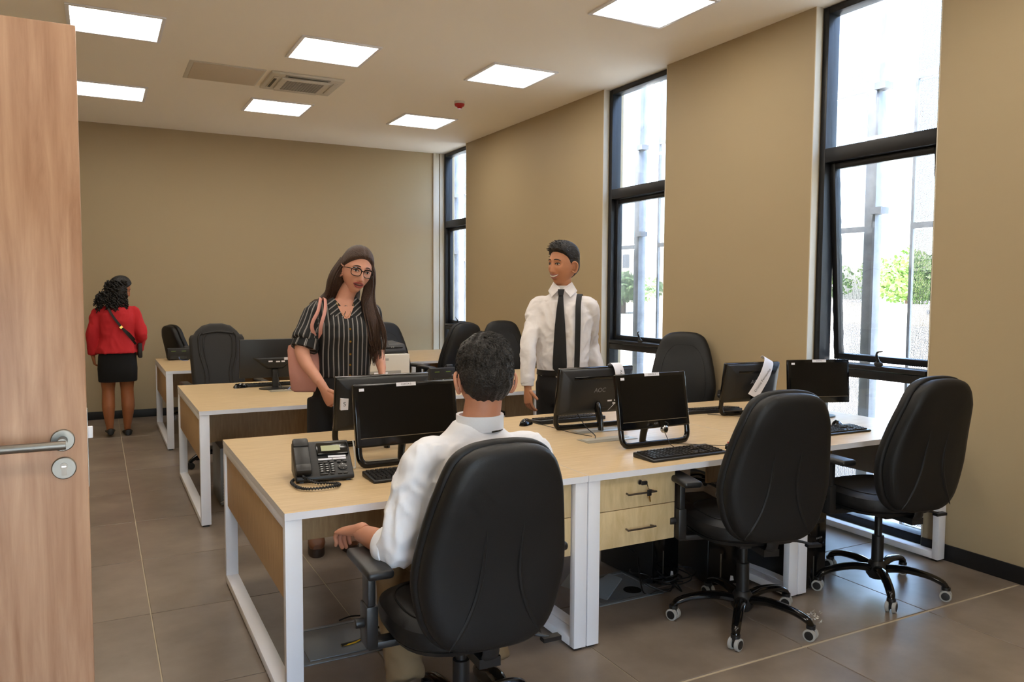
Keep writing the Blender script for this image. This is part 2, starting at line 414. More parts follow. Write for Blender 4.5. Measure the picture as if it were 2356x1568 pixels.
# ---------------------------------------------------------------- door leaf (open, parallel to the desks' fronts)
DY = 2.15
dr = bpy.data.objects.new('door_1', None); COL.objects.link(dr); dr['kind'] = 'structure'; dr['label'] = 'open brown wooden door with steel lever handle in the left foreground'
dr.location = (-.87, DY, 0)
LW = .842
G().box(0, LW, 0, .036, .01, 2.092).build('door_leaf', M_door, dr, bevel=.002)
hx, hz = LW-.052, 1.115
g = G().lathe([(0, 0), (.026, 0), (.026, .007), (.024, .009), (0, .009)], 32, M=TR(hx, 0, hz) @ RX(PI/2))
g.lathe([(.0, 0), (.011, 0), (.011, .045), (0, .045)], 16, M=TR(hx, -.005, hz) @ RX(PI/2))
hd = g.build('door_handle', M_steel, dr)
G().tube([(hx+.008, -.052, hz-.004), (hx-.138, -.052, hz-.004)], .0105, 18, 1).build('lever', M_steel, hd)
e_ = G().lathe([(0, 0), (.0265, 0), (.0265, .007), (.0245, .009), (0, .009)], 32, M=TR(hx+.001, 0, hz-.067) @ RX(PI/2)).build('escutcheon', M_steel, dr)
kg = G().lathe([(0, 0), (.0085, 0), (.0085, .011), (0, .011)], 16, M=TR(hx+.001, 0, hz-.062) @ RX(PI/2)).box(hx-.0045, hx+.0065, -.0105, 0, hz-.084, hz-.062)
kc = kg.build('lock_cylinder', M_nickel, e_)
G().cbox((hx+.001, -.0115, hz-.062), (.009, .002, .003)).build('key_slot', M_chrome, kc)
G().box(LW, LW+.012, .009, .027, hz-.012+.01, hz+.016+.01).build('latch_bolt', M_white, dr, bevel=.002)
G().box(LW-.0005, LW+.0012, .006, .030, hz-.12, hz+.07).build('strike_plate', M_steel, dr)

# ---------------------------------------------------------------- ceiling fittings
def ceiling_light(cx, cy, label):
    t = thing('ceiling_light', label, 'ceiling light', (cx, cy, HC), 0, 'square ceiling light panels')
    g = G(); a, b = .30, .275
    for bx in ((-a, a, -a, -b), (-a, a, b, a), (-a, -b, -b, b), (b, a, -b, b)): g.box(bx[0], bx[1], bx[2], bx[3], -.012, 0)
    g.build('frame', M_white, t, bevel=.002)
    G().box(-b, b, -b, b, -.006, -.001).build('diffuser', M_panel, t, smooth=False)
LIGHTS = [(.165, 6.2, 'square lit ceiling panel above the open door, nearer of the left pair'), (1.655, 6.12, 'square lit ceiling panel just in front of the air conditioner'),
          (3.165, 6.06, 'square lit ceiling panel in the right row, just in front of the red smoke detector'), (3.205, 4.17, 'largest square lit ceiling panel cut by the top edge of the picture'),
          (.165, 8.3, 'square lit ceiling panel in the left row, nearest the back wall'), (1.655, 8.22, 'square lit ceiling panel just behind the air conditioner'),
          (3.165, 8.13, 'square lit ceiling panel behind the red smoke detector, near the far window'),
          (.165, 4.2, 'square ceiling panel of the near left row'), (1.655, 4.2, 'square ceiling panel of the near middle row'),
          (.165, 2.2, 'square ceiling panel over the open door'), (1.655, 2.2, 'square ceiling panel over the seated man'), (3.2, 2.2, 'square ceiling panel over the nearest window'),
          (.165, .2, 'square ceiling panel over the camera'), (1.655, .2, 'square ceiling panel behind the camera'), (3.2, .2, 'square ceiling panel over the near corner')]
for q in LIGHTS: ceiling_light(*q)
t = thing('air_conditioner', 'white ceiling cassette air conditioner with square grille', 'air conditioner', (1.655, 7.16, HC))
G().box(-.31, .31, -.29, .29, -.022, 0).build('cover_plate', M_offwhite, t, bevel=.006)
G().box(-.21, .21, -.20, .20, -.038, -.02).build('grille_panel', M_offwhite, t, bevel=.006)
g = G()
for i in range(13):
    q = -.15+i*.025; g.box(-.16, .16, q-.003, q+.003, -.041, -.037); g.box(q-.003, q+.003, -.16, .16, -.041, -.037)
gr = g.build('grille', M_offgrey, t); gr['kind'] = 'stuff'
for sx, a in ((0, 0), (1, PI/2), (2, PI), (3, -PI/2)):
    G().box(-.19, .19, -.275, -.235, -.03, -.021).build('louvre', M_offgrey if a == 0 else M_offwhite, t, bevel=.003, rot=(0, 0, a))
G().box(-.17, .17, -.268, -.245, -.0325, -.0295).build('outlet_slot', M_plastic, t)
G().box(-.268, -.245, -.15, .15, -.0325, -.0295).build('outlet_slot', M_plastic, t)
t = thing('access_hatch', 'flat white perforated ceiling hatch beside the air conditioner', 'ceiling hatch', (1.005, 7.17, HC))
G().box(-.30, .30, -.29, .29, -.006, 0).build('frame', M_offwhite, t, bevel=.002)
G().box(-.265, .285, -.265, .265, -.011, -.005).build('hatch_panel', mat('hatch_paint', rgb(206, 192, 172), .7, bump=.2, bscale=500), t, bevel=.001)
t = thing('smoke_detector', 'small red and white smoke detector on the ceiling', 'smoke detector', (3.16, 7.11, HC))
G().lathe([(0, 0), (.05, 0), (.05, -.022), (.045, -.026), (0, -.026)]).build('base', M_offwhite, t)
G().lathe([(0, -.025), (.05, -.026), (.045, -.045), (.025, -.058), (.018, -.07), (0, -.071)]).build('sensor_cap', M_red, t)

# ---------------------------------------------------------------- outside
structure(G().box(-120, 160, -120, 140, -.4, -.25).build('ground', M_concrete, smooth=False), 'pale sunlit ground outside')
SX = 5.15
for cy, lab in ((3.99, 'galvanised steel column seen through the nearest window'), (6.85, 'galvanised steel column seen through the window behind the man'), (11.75, 'galvanised steel column seen through the far window')):
    c = thing('steel_column', lab, 'column', (SX, cy, -.25))
    G().box(-.045, .045, -.045, .045, 0, 4.2).build('shaft', M_galv, c, bevel=.006)
    G().box(-.065, -.03, -.065, -.045, 0, 4.2).build('flange', M_galv, c)
    for z in (2.30, 3.2): G().box(-.09, .0, -.13, -.04, z, z+.05).build('bracket', M_galv, c)
pn = 0
spans = [(1.2, 3.74, 'nearest window, right of the column'), (4.02, 6.66, 'nearest window, left of the column'), (7.0, 9.2, 'window behind the man'), (9.35, 11.6, 'far window'), (11.9, 14.2, 'far window, leftmost')]
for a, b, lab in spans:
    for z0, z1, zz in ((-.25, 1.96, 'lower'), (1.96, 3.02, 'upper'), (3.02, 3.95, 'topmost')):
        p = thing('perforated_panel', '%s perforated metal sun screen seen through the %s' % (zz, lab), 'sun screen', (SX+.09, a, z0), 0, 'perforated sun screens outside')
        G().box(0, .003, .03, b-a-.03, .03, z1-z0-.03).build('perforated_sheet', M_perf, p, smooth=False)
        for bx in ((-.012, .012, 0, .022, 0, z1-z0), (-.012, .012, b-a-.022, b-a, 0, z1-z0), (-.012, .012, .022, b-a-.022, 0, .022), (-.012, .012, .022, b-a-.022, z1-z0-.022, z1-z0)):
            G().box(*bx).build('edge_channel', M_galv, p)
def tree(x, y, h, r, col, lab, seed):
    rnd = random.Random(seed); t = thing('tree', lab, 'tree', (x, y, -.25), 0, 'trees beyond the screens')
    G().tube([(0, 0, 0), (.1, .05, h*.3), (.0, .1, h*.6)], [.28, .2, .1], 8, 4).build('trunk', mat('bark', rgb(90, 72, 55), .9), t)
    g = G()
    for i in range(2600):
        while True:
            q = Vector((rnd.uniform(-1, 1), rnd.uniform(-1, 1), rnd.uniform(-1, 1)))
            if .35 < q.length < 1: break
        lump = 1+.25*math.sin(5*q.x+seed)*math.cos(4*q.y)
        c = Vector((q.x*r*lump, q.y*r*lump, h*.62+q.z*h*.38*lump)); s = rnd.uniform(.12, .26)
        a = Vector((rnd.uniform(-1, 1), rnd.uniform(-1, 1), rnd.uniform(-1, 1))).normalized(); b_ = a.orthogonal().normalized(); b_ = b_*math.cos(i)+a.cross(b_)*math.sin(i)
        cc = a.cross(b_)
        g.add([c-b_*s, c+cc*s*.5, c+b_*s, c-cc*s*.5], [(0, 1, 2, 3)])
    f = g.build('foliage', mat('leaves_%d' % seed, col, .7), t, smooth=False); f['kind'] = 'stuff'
tree(44.8, 32, 4.2, 2.5, rgb(104, 134, 60), 'broad green tree seen through the nearest window', 1)
tree(43.5, 38.5, 4.0, 2.2, rgb(96, 126, 62), 'green tree left of the column in the nearest window', 2)
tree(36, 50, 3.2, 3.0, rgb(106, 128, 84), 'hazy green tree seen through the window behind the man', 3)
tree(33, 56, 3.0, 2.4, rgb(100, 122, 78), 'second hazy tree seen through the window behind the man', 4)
def far_house(x, y, wd, h, lab):
    t = thing('far_building', lab, 'building', (x, y, -.25))
    G().box(0, 1.2, -wd/2, wd/2, 0, h).build('wall', mat('far_wall', rgb(196, 186, 168), .9), t, smooth=False)
    for i in range(4): G().box(-.05, .02, -wd/2+wd*(.12+.22*i), -wd/2+wd*(.22+.22*i), h*.55, h*.75).build('window', M_galv, t)
far_house(60, 78, 14, 8.5, 'pale distant building above the trees, behind the man')
far_house(38, 27, 16, 1.1, 'low pale wall beyond the tree, nearest window')
# ---------------------------------------------------------------- desks
ZD, DD, DW = .727, 1.463, 1.2161
def desk(x0, x1, y0, label, group, left_panel=True, cabs=()):
    t = thing('double_desk', label, 'desk', (x0, y0, 0), 0, group); W = x1-x0; e = .0015
    g = G().box(e, W-e, 0, DD, ZD-.026, ZD)
    me = g.mesh('worktop', [M_desk, M_white], smooth=False)
    for p in me.polygons: p.material_index = 0 if abs(p.normal.z) > .9 else 1
    link('worktop', me, t)
    lw, ld = .058, .036
    for xs in (e+.001, W-e-.001-lw):
        for yy in (.004, DD-.004-ld): G().box(xs, xs+lw, yy, yy+ld, .012, ZD-.0265).build('leg', M_white, t, bevel=.002)
        G().box(xs, xs+lw, .004+ld, DD-.004-ld, .012, .012+.036).build('foot_rail', M_white, t, bevel=.002)
        G().box(xs, xs+lw, .004+ld, DD-.004-ld, ZD-.06, ZD-.0265).build('top_rail', M_white, t, bevel=.002)
        for yy in (.02, DD-.05): G().box(xs+.01, xs+lw-.01, yy, yy+.03, 0, .012).build('glide_foot', M_plastic, t)
    if left_panel: G().box(.014, .030, .041, DD-.041, .40, ZD-.061).build('end_panel', M_desk_end, t, bevel=.001)
    else: G().box(W-.034, W-.016, .041, DD-.041, .40, ZD-.061).build('end_panel', mat('grey_panel', rgb(150, 146, 140), .5), t, bevel=.001)
    G().box(.062, W-.062, DD/2-.009, DD/2+.009, .395, ZD-.027).build('modesty_panel', M_desk_end, t, bevel=.001)
    for cx, cy in cabs:
        cb = G().box(cx-.15, cx+.15, cy-.055, cy+.055, ZD, ZD+.0022).build('cable_box', mat('cable_box_metal', rgb(172, 164, 148), .4, metal=.5), t, bevel=.001)
        G().box(cx-.13, cx+.13, cy-.008, cy+.045, ZD+.002, ZD+.0034).build('flap', mat('cable_flap', rgb(200, 192, 176), .4, metal=.4), cb)
    return t
X0 = .5376; XS = [X0, X0+DW, X0+2*DW, 4.105]
NY, MY, FY = 2.6495, 5.129, 7.7525
grp = 'pale wood desks with white frames'
desk(XS[0], XS[1], NY, 'nearest pale wood desk with white frame, holding the black desk telephone', grp, cabs=((.62, .62),))
desk(XS[1], XS[2], NY, 'pale wood desk with drawers under it, middle of the near row', grp, cabs=((.52, .62), (.62, .86)))
desk(XS[2], XS[3], NY, 'pale wood desk of the near row standing against the window wall', grp, left_panel=False)
desk(XS[0], XS[1], MY, 'pale wood desk behind the near row, left end of the middle row', grp, cabs=((.72, .80),))
desk(XS[1], XS[2], MY, 'pale wood desk of the middle row between the woman and the man', grp)
desk(XS[2], XS[3], MY, 'pale wood desk of the middle row by the window wall, behind the man', grp, left_panel=False)
desk(XS[0], XS[1], FY, 'farthest pale wood desk on the left, beside the woman in red', grp)
desk(XS[1], XS[2], FY, 'pale wood desk of the farthest row behind the printer', grp)
desk(XS[2], XS[3], FY, 'pale wood desk of the farthest row next to the far window', grp, left_panel=False)

# hanging drawer units
def drawer_unit(x0, label, keys):
    t = thing('drawer_unit', label, 'drawers', (x0, NY+.032, 0), 0, 'hanging two drawer units'); W = .405; z0, z1 = .395, ZD-.028
    G().box(.006, W-.006, .018, .44, z0+.006, z1).build('carcass', M_desk_end, t)
    zm = (z0+z1)/2+.008
    for a, b in ((z0, zm-.0015), (zm+.0015, z1-.002)):
        d_ = G().box(0, W, 0, .018, a, b).build('drawer_front', M_drawer, t, bevel=.0008)
        hz = (a+b)/2-.006
        G().tube([(W*.36, 0, hz), (W*.35, -.02, hz), (W*.36+.005, -.024, hz), (W*.68, -.024, hz), (W*.69, -.02, hz), (W*.68, 0, hz)], .0042, 8, 2, flat=(1, 1)).build('handle', M_nickel, d_)
    if keys:
        k_ = G().lathe([(0, 0), (.011, 0), (.011, .006), (0, .006)], 16, M=TR(W*.52, 0, z1-.035) @ RX(PI/2)).build('lock', M_chrome, t)
        G().cbox((W*.56, -.014, z1-.038), (.032, .012, .018)).build('key_head', M_plastic, k_, bevel=.005)
        G().tube([(W*.60, -.014, z1-.045), (W*.605, -.018, z1-.058), (W*.60, -.03, z1-.066)], .0018, 6, 3).build('key_ring', M_chrome, k_)
        G().cbox((W*.60, -.03, z1-.078), (.022, .006, .028)).build('spare_key_head', M_plastic, k_, bevel=.003)
        G().prism([(W*.595, -.03, z1-.09), (W*.61, -.03, z1-.09), (W*.62, -.03, z1-.118), (W*.607, -.03, z1-.118)], (0, .002, 0)).build('spare_key', M_gold, k_)
    return t
drawer_unit(1.821, 'pale wood hanging drawer unit with keys in its lock', True)
drawer_unit(1.285, 'pale wood hanging drawer unit half hidden behind the occupied chair', False)

# ---------------------------------------------------------------- chairs
def bk_half(t):
    pts = [(0, .06), (.03, .125), (.08, .178), (.16, .214), (.28, .236), (.42, .238), (.60, .220), (.76, .196), (.87, .170), (.94, .143), (.985, .10), (1, .045)]
    for (a, u), (b, v) in zip(pts, pts[1:]):
        if a <= t <= b: return u+(v-u)*(t-a)/(b-a)
    return .06
def back_y(t): return -.225-.105*t+.025*math.sin(PI*min(1, t*1.25))
BZ0, BH = .435, .645
def back_outline():
    half = [(0, 0), (.10, .006), (.165, .05), (.210, .15), (.237, .31), (.238, .43), (.221, .60), (.198, .76), (.174, .87), (.146, .943), (.100, .985), (.045, 1.0), (0, 1.002)]
    L = catmull([(x, t, 0) for x, t in half], 4)
    return [(q.x, q.y) for q in L[:-1]]+[(-q.x, q.y) for q in reversed(L[1:])]
def back_surface(x, t, off): return (x, back_y(t)+off+.16*x*x, BZ0+BH*t)
def make_chair(name, label, loc, rz, grp, arms=True, wrap=False):
    c = thing(name, label, 'chair', loc, rz, grp)
    # five star base with casters
    G().lathe([(0, .055), (.035, .055), (.05, .075), (.053, .10), (.045, .125), (.032, .145), (0, .145)], 20).build('hub', M_plastic, c)
    G().lathe([(0, .14), (.028, .14), (.028, .27), (.018, .272), (.018, .39), (0, .39)], 16).build('gas_column', M_plastic, c)
    for k in range(5):
        a = 2*PI*k/5+.35
        leg = G().tube([(.03, 0, .105), (.12, 0, .118), (.22, 0, .108), (.285, 0, .086), (.305, 0, .066)], [.026, .023, .02, .019, .016], 10, 4, flat=(.8, 1.05), round_ends=True).build('base_leg', M_gloss, c, rot=(0, 0, a))
        g = G()
        g.box(-.014, .014, -.009, .009, .02, .06, 0).tube([(-.0, 0, .052), (-.0, 0, .066)], .02, 10, 1)
        for s in (-1, 1):
            M = TR(0, s*.015, .0265) @ RX(PI/2)
            g.lathe([(.018, -.009), (.0265, -.007), (.0265, .007), (.018, .009)], 18, 1, M)
            g.lathe([(0, -.0105), (.019, -.0095), (.019, .0095), (0, .0105)], 18, 0, M)
        g.build('caster', [M_plastic, M_greyrub], leg, loc=(.305, 0, 0), rot=(0, 0, random.Random(k+len(label)).uniform(-1.2, 1.2)))
    G().box(-.09, .09, -.13, .12, .375, .408).build('tilt_mechanism', M_plastic, c, bevel=.008)
    G().box(-.035, .035, -.23, -.1, .372, .402).tube([(0, -.20, .388), (0, -.235, .42), (0, -.235, .55)], [.022, .02, .018], 8, 4, flat=(.5, 1.4)).build('back_bracket', M_plastic, c)
    G().tube([(.09, -.08, .385), (.2, -.10, .385), (.26, -.12, .372)], .006, 8, 3).box(.235, .30, -.137, -.108, .362, .376).build('lever', M_plastic, c)
    G().loft([(0, .02, .402, .17, .17), (0, .02, .408, .225, .215), (0, .02, .424, .235, .225), (0, .02, .43, .22, .21)], 32, power=2.8).build('seat_shell', M_plastic, c)
    st = G().loft([(0, .02, .428, .235, .225), (0, .02, .438, .246, .236), (0, .02, .465, .252, .24), (0, .02, .488, .246, .236), (0, .02, .50, .226, .215), (0, .02, .507, .18, .17), (0, .02, .504, .08, .07)], 40, power=3.0).build('seat', M_leather, c)
    lp = [(.2*math.copysign(abs(math.cos(q))**.7, math.cos(q)), .02+.19*math.copysign(abs(math.sin(q))**.7, math.sin(q)), .5055) for q in [2*PI*i/40 for i in range(41)]]
    G().tube(lp, .003, 6, 1).build('seam', M_leather, st)
    # backrest: front cushion and rear shell, seam between
    OL = back_outline(); cz = .5
    def layers(rows):
        return [[back_surface(x*s, cz+(t-cz)*((1-(1-s)*.62) if s > .5 else s*1.3), o) for x, t in OL] for o, s in rows]
    G().rings(layers([(-.062, .02), (-.062, .2), (-.062, .38), (-.062, .55), (-.060, .80), (-.054, .90), (-.04, .955), (-.02, .975), (-.008, .968), (-.003, .93)])).build('back_shell', M_leather, c, ang=50)
    bc = G().rings(layers([(-.003, .93), (.001, .995), (.008, 1.015), (.022, 1.02), (.038, 1.0), (.050, .94), (.057, .82), (.058, .6), (.058, .4), (.058, .2), (.058, .02)])).build('backrest', M_leather, c, ang=50)
    for s in (-1, 1):
        rp = [back_surface(s*(.058+.098*(max(0, .48-t)/.44)**2.2), t, -.0605+.010*max(0, .22-t)/.2) for t in [.05+.60*i/16 for i in range(17)]]
        G().tube(rp, [.001, .006]+[.0085]*8+[.008, .007, .006, .005, .004, .0025, .0005], 8, 1).build('rib', M_leather, c)
    fp = []
    for i in range(61):
        q = 2*PI*i/60; tt = .5+.36*math.copysign(abs(math.sin(q))**.6, math.sin(q)); xx = bk_half(tt)*.72*math.copysign(abs(math.cos(q))**.6, math.cos(q))
        fp.append(back_surface(xx, tt, .0565))
    G().tube(fp, .0035, 6, 1).build('seam', M_leather, bc)
    if arms:
        for s in (-1, 1):
            a = G().box(s*.30-.042, s*.30+.042, -.11, .15, .646, .675).build('armrest', M_plastic, c, bevel=.012, seg=3)
            G().box(s*.30-.013, s*.30+.013, -.004, .062, .47, .65).build('arm_post', M_plastic, a, bevel=.005)
            G().box(s*.30-.019, s*.30+.019, -.010, .068, .395, .53).box(min(s*.13, s*.31), max(s*.13, s*.31), .0, .058, .385, .41).build('arm_bracket', M_plastic, a, bevel=.006)
            G().tube([(s*.315, .029, .47), (s*.345, .029, .47)], .016, 12, 1).build('arm_knob', M_plastic, a, bevel=.003)
    return c
gt = 'black leather task chairs'
c1 = make_chair('task_chair', 'black task chair under the seated man, nearest the camera', (1.03, 2.30, 0), -.03, gt)
c2 = dup(c1, (2.53, 2.57, 0), -.26, 'empty black task chair in front of the drawer unit, with plastic wrap on a wheel')
c3 = dup(c1, (3.42, 2.56, 0), -.12, 'empty black task chair nearest the right wall')
c4 = dup(c1, (3.75, 4.47, 0), PI-.75, 'black task chair between the desks and the right wall, beside the man')
c6 = dup(c1, (1.02, 9.45, 0), -1.25, 'black task chair seen from the side behind the farthest left telephone')
c7 = dup(c1, (3.05, 7.22, 0), .28, 'black task chair with its back to us, in front of the far window')
c8 = dup(c1, (3.62, 6.88, 0), PI-.15, 'black task chair facing us, right behind the seated man\'s head')
c9 = dup(c1, (2.44, 6.62+.30, 0), PI+.1, 'black chair hidden behind the printer')
for ch in c1.children:
    if ch.name.split('.')[0] not in ('hub', 'base_leg', 'gas_column'): ch.location.z -= .03
for cc in (c4, c7, c8, c9):
    for ch in cc.children:
        if ch.name.split('.')[0] not in ('hub', 'base_leg', 'gas_column'): ch.location.z += .085
        if ch.name.startswith('gas_column'): ch.scale.z = 1.22; ch.location.z = -.03
for ch in c3.children:
    if ch.name.split('.')[0] not in ('hub', 'base_leg', 'gas_column'): ch.location.z += .015
# plastic wrap left on one wheel of the second chair
g = G(); rnd = random.Random(3)
for i in range(26):
    a = Vector((rnd.uniform(-1, 1), rnd.uniform(-1, 1), rnd.uniform(-.2, 1.5)))*.026; b = a+Vector((rnd.uniform(-1, 1), rnd.uniform(-1, 1), rnd.uniform(-1, 1)))*.014; d = a+Vector((rnd.uniform(-1, 1), rnd.uniform(-1, 1), rnd.uniform(-1, 1)))*.014
    g.prism([a, b, d], (0, 0, .0008))
tag(g.build('plastic_wrap', mat('clear_wrap', rgb(205, 200, 190), .2), loc=(2.775, 2.375, .03), smooth=False), 'crumpled clear plastic wrap caught on a chair wheel', 'plastic wrap')

# executive chair with shouldered back
def exec_chair(label, loc, rz):
    c = thing('executive_chair', label, 'chair', loc, rz)
    G().lathe([(0, .055), (.035, .055), (.052, .10), (.032, .145), (0, .145)], 20).build('hub', M_plastic, c)
    G().lathe([(0, .14), (.028, .14), (.02, .39), (0, .39)], 16).build('gas_column', M_plastic, c)
    for k in range(5):
        leg = G().tube([(.03, 0, .105), (.12, 0, .118), (.22, 0, .108), (.305, 0, .066)], [.026, .023, .02, .016], 10, 4, round_ends=True).build('base_leg', M_gloss, c, rot=(0, 0, 2*PI*k/5+.3))
        g = G().box(-.014, .014, -.009, .009, .02, .066)
        for s in (-1, 1): g.lathe([(0, -.01), (.0265, -.008), (.0265, .008), (0, .01)], 16, 1, TR(0, s*.015, .0265) @ RX(PI/2))
        g.build('caster', [M_plastic, M_plastic], leg, loc=(.305, 0, 0))
    G().loft([(0, 0, .40, .22, .22), (0, 0, .42, .25, .24), (0, 0, .48, .26, .25), (0, 0, .51, .23, .22), (0, 0, .515, .1, .1)], 36, power=3).build('seat', M_fabric, c)
    ol = [(-.20, 0), (-.215, .1), (-.225, .30), (-.228, .485), (-.213, .515), (-.19, .52), (-.17, .55), (-.12, .595), (-.05, .615)]
    ol = ol+[(-x, z) for x, z in reversed(ol)]
    def ly(rows): return [[(x*s, -.22-.10*z/.6+o, .56+.307+(z-.307)*(1-(1-s)*.8)) for x, z in ol] for o, s in rows]
    bk = G().rings(ly([(-.05, .9), (-.045, .97), (0, 1), (.03, .99), (.05, .95), (.055, .88)])).build('backrest', M_fabric, c, ang=50)
    for s in (-1, 1):
        pz = [(.13, .54), (.155, .50), (.15, .36), (.115, .2), (.12, .08), (.15, .02)]
        G().tube([(s*x, -.22-.1*z/.6+.056, .56+z) for x, z in pz], .010, 8, 4).build('piping', M_fabric, bk)
        pz = [(.10, .52), (.12, .48), (.115, .36), (.085, .2), (.09, .08), (.11, .02)]
        G().tube([(s*x, -.22-.1*z/.6+.056, .56+z) for x, z in pz], .007, 8, 4).build('piping', M_fabric, bk)
        a = G().box(s*.30-.036, s*.30+.036, -.12, .16, .675, .705).build('armrest', M_plastic, c, bevel=.013, seg=3)
        G().box(s*.30-.015, s*.30+.015, 0, .06, .40, .68).box(min(s*.15, s*.31), max(s*.15, s*.31), 0, .06, .385, .40).build('arm_post', M_plastic, a, bevel=.004)
    G().tube([(.13, -.222-.1*.53/.6+.056, .56+.53), (0, -.22-.1*.545/.6+.057, .56+.548), (-.13, -.222-.1*.53/.6+.056, .56+.53)], .008, 8, 6).build('piping', M_fabric, bk)
    return c
exec_chair('dark executive chair with stitched back behind the left monitor', (.935, 6.98, 0), PI+.05)

# ---------------------------------------------------------------- monitors
def monitor(loc, rz, label, sticker=None, cam=False, style='loop', note=None, W=.445, H=.355, tilt=.17, rear=True):
    t = thing('monitor', label, 'monitor', loc, rz, 'black computer monitors')
    Mt = RX(-tilt)              # lean back (top towards +y)
    def rot(o): o.matrix_local = Mt; return o
    d = .028
    if style == 'loop':
        zb = .085               # bottom of the screen housing
        def rr(x0, x1, z0, z1, r, n=6):
            P = []
            for cx, cz, a in ((x1-r, z0+r, -PI/2), (x1-r, z1-r, 0), (x0+r, z1-r, PI/2), (x0+r, z0+r, PI)):
                P += [(cx+r*math.cos(a+PI/2*i/n), cz+r*math.sin(a+PI/2*i/n)) for i in range(n+1)]
            return P
        h = G().box(-W/2, W/2, -d/2, d/2, zb, H)
        hs = rot(h.build('housing', M_gloss, t, bevel=.007, seg=3))
        # loop foot: two cheeks and a bar rounded into the desk
        lp = [(-W/2+.012, 0, zb+.01), (-W/2+.013, 0, .05), (-W/2+.024, 0, .024), (-W/2+.055, 0, .0125), (0, 0, .012), (W/2-.055, 0, .0125), (W/2-.024, 0, .024), (W/2-.013, 0, .05), (W/2-.012, 0, zb+.01)]
        rot(G().tube(lp, .0125, 10, 5, flat=(1, 1.15), up=(0, 1, 0)).build('loop_foot', M_gloss, t))
        sw = W/2-.020
    else:
        zb = .085
        hs = rot(G().box(-W/2, W/2, -d/2, d/2, zb, H).build('housing', M_gloss if rear else M_plastic, t, bevel=.004))
        G().tube([(0, .03, .008), (0, .025, zb+.06)], .024, 10, 1, flat=(1, .6)).build('stand_neck', M_plastic, t)
        G().loft([(0, .03, 0, .12, .085), (0, .03, .007, .12, .085), (0, .03, .014, .05, .05)], 28).build('stand_base', M_plastic, t)
        sw = W/2-.014
    zs0 = zb+.04
    G().box(-sw, sw, -d/2-.0012, -d/2+.002, zs0, H-.018).build('screen', M_screen, hs)
    G().box(-sw-.001, sw+.001, -d/2-.0016, -d/2, zs0-.0035, zs0-.001).build('screen_edge_glint', mat('painted_glint', rgb(120, 108, 92), .25), hs)  # paler strip paints a glint along the screen's lower edge
    if rear:
        # stepped rear shell with vent slot
        def rect(y, e, ez0, ez1, r=.02): return [(x, y, z) for x, z in ((-W/2+e, zb+ez0), (W/2-e, zb+ez0), (W/2-e, H-ez1), (-W/2+e, H-ez1))]
        rs = G().rings([rect(d/2-.002, .004, .004, .004), rect(d/2+.012, .012, .012, .010), rect(d/2+.03, .045, .03, .045), rect(d/2+.036, .06, .045, .06)]).build('rear_shell', M_plastic, hs, bevel=.004)
        G().box(-W/2+.075, W/2-.075, d/2+.030, d/2+.0345, H-.058, H-.040).build('vent', M_gloss, rs, bevel=.004)
        for i in range(24): pass
        if style == 'loop':
            G().tube([(0, d/2+.03, zb+.06), (0, d/2+.075, zb-.02), (0, d/2+.10, -.018+.012)], [.024, .02, .017], 10, 4, flat=(1, .8), round_ends=True).build('kickstand', M_gloss, hs)
            text('logo', 'AOC', .034, M_logo, rs, (-.005, d/2+.0362, (zb+H)/2+.012), (PI/2, 0, PI), shear=.12)
    if sticker:
        s = G().box(-.045, .045, -d/2-.0022, -d/2-.0008, H-.0165, H-.0005).build('name_sticker', M_paper, hs)
        text('lettering', sticker, .011, M_ink, s, (0, -d/2-.0024, H-.0085), (PI/2, 0, 0), .0001)
        G().box(-sw+.004, -sw+.026, -d/2-.0022, -d/2-.0008, H-.030, H-.018).build('corner_sticker', M_paper, hs)
    if cam:
        text('logo', 'AOC', .012, M_logo, hs, (.0, -d/2-.0005, zb+.022), (PI/2, 0, 0), .0002)
    return t, hs
ZT = ZD+.0005
m1, h1 = monitor((1.185, 3.19, ZT), .03, 'black monitor facing the seated man, sticker on its top edge', 'CONTA 5', W=.475, H=.352)
m2, h2 = monitor((1.205, 3.67, ZT), PI+.02, 'back of the black monitor directly behind the seated man\'s screen', W=.47, H=.35)
m3, h3 = monitor((2.385, 3.60, ZT), PI+.0, 'back of the black monitor with a letter logo and paper strips, before the man', W=.475, H=.345)
m4, h4 = monitor((2.395, 3.03, ZT), .02, 'black monitor with a webcam on the middle near desk', 'CONTA 4', cam=True, W=.43)
m5, h5 = monitor((3.50, 3.57, ZT), PI-.10, 'back of the black monitor with a hanging paper name strip', W=.40, H=.33)
m6, h6 = monitor((3.83, 3.30, ZT), -.30, 'slim black monitor closest to the nearest window', 'CONTA', style='slim', W=.40, H=.345, tilt=.08)
m7, h7 = monitor((1.18, 6.10, ZT), PI, 'back of the wide black monitor on the middle row\'s left desk', style='slim', W=.51, H=.375, tilt=.05, rear=False)
G().rings([[(x, .014, z) for x, z in ((-.17, .24), (.17, .24), (.06, .15), (-.06, .15))], [(x, .03, z) for x, z in ((-.13, .23), (.13, .23), (.05, .16), (-.05, .16))]]).build('connector_hump', M_plastic, h7, bevel=.004)
for x0, x1, z0, z1 in ((-.235, -.195, .315, .352), (-.115, -.065, .218, .236), (-.07, -.045, .202, .214), (-.035, -.005, .202, .212), (.02, .05, .205, .216)):
    G().box(x0, x1, .0145, .031 if z0 < .24 else .016, z0, z1).build('label_sticker', M_paper, h7)
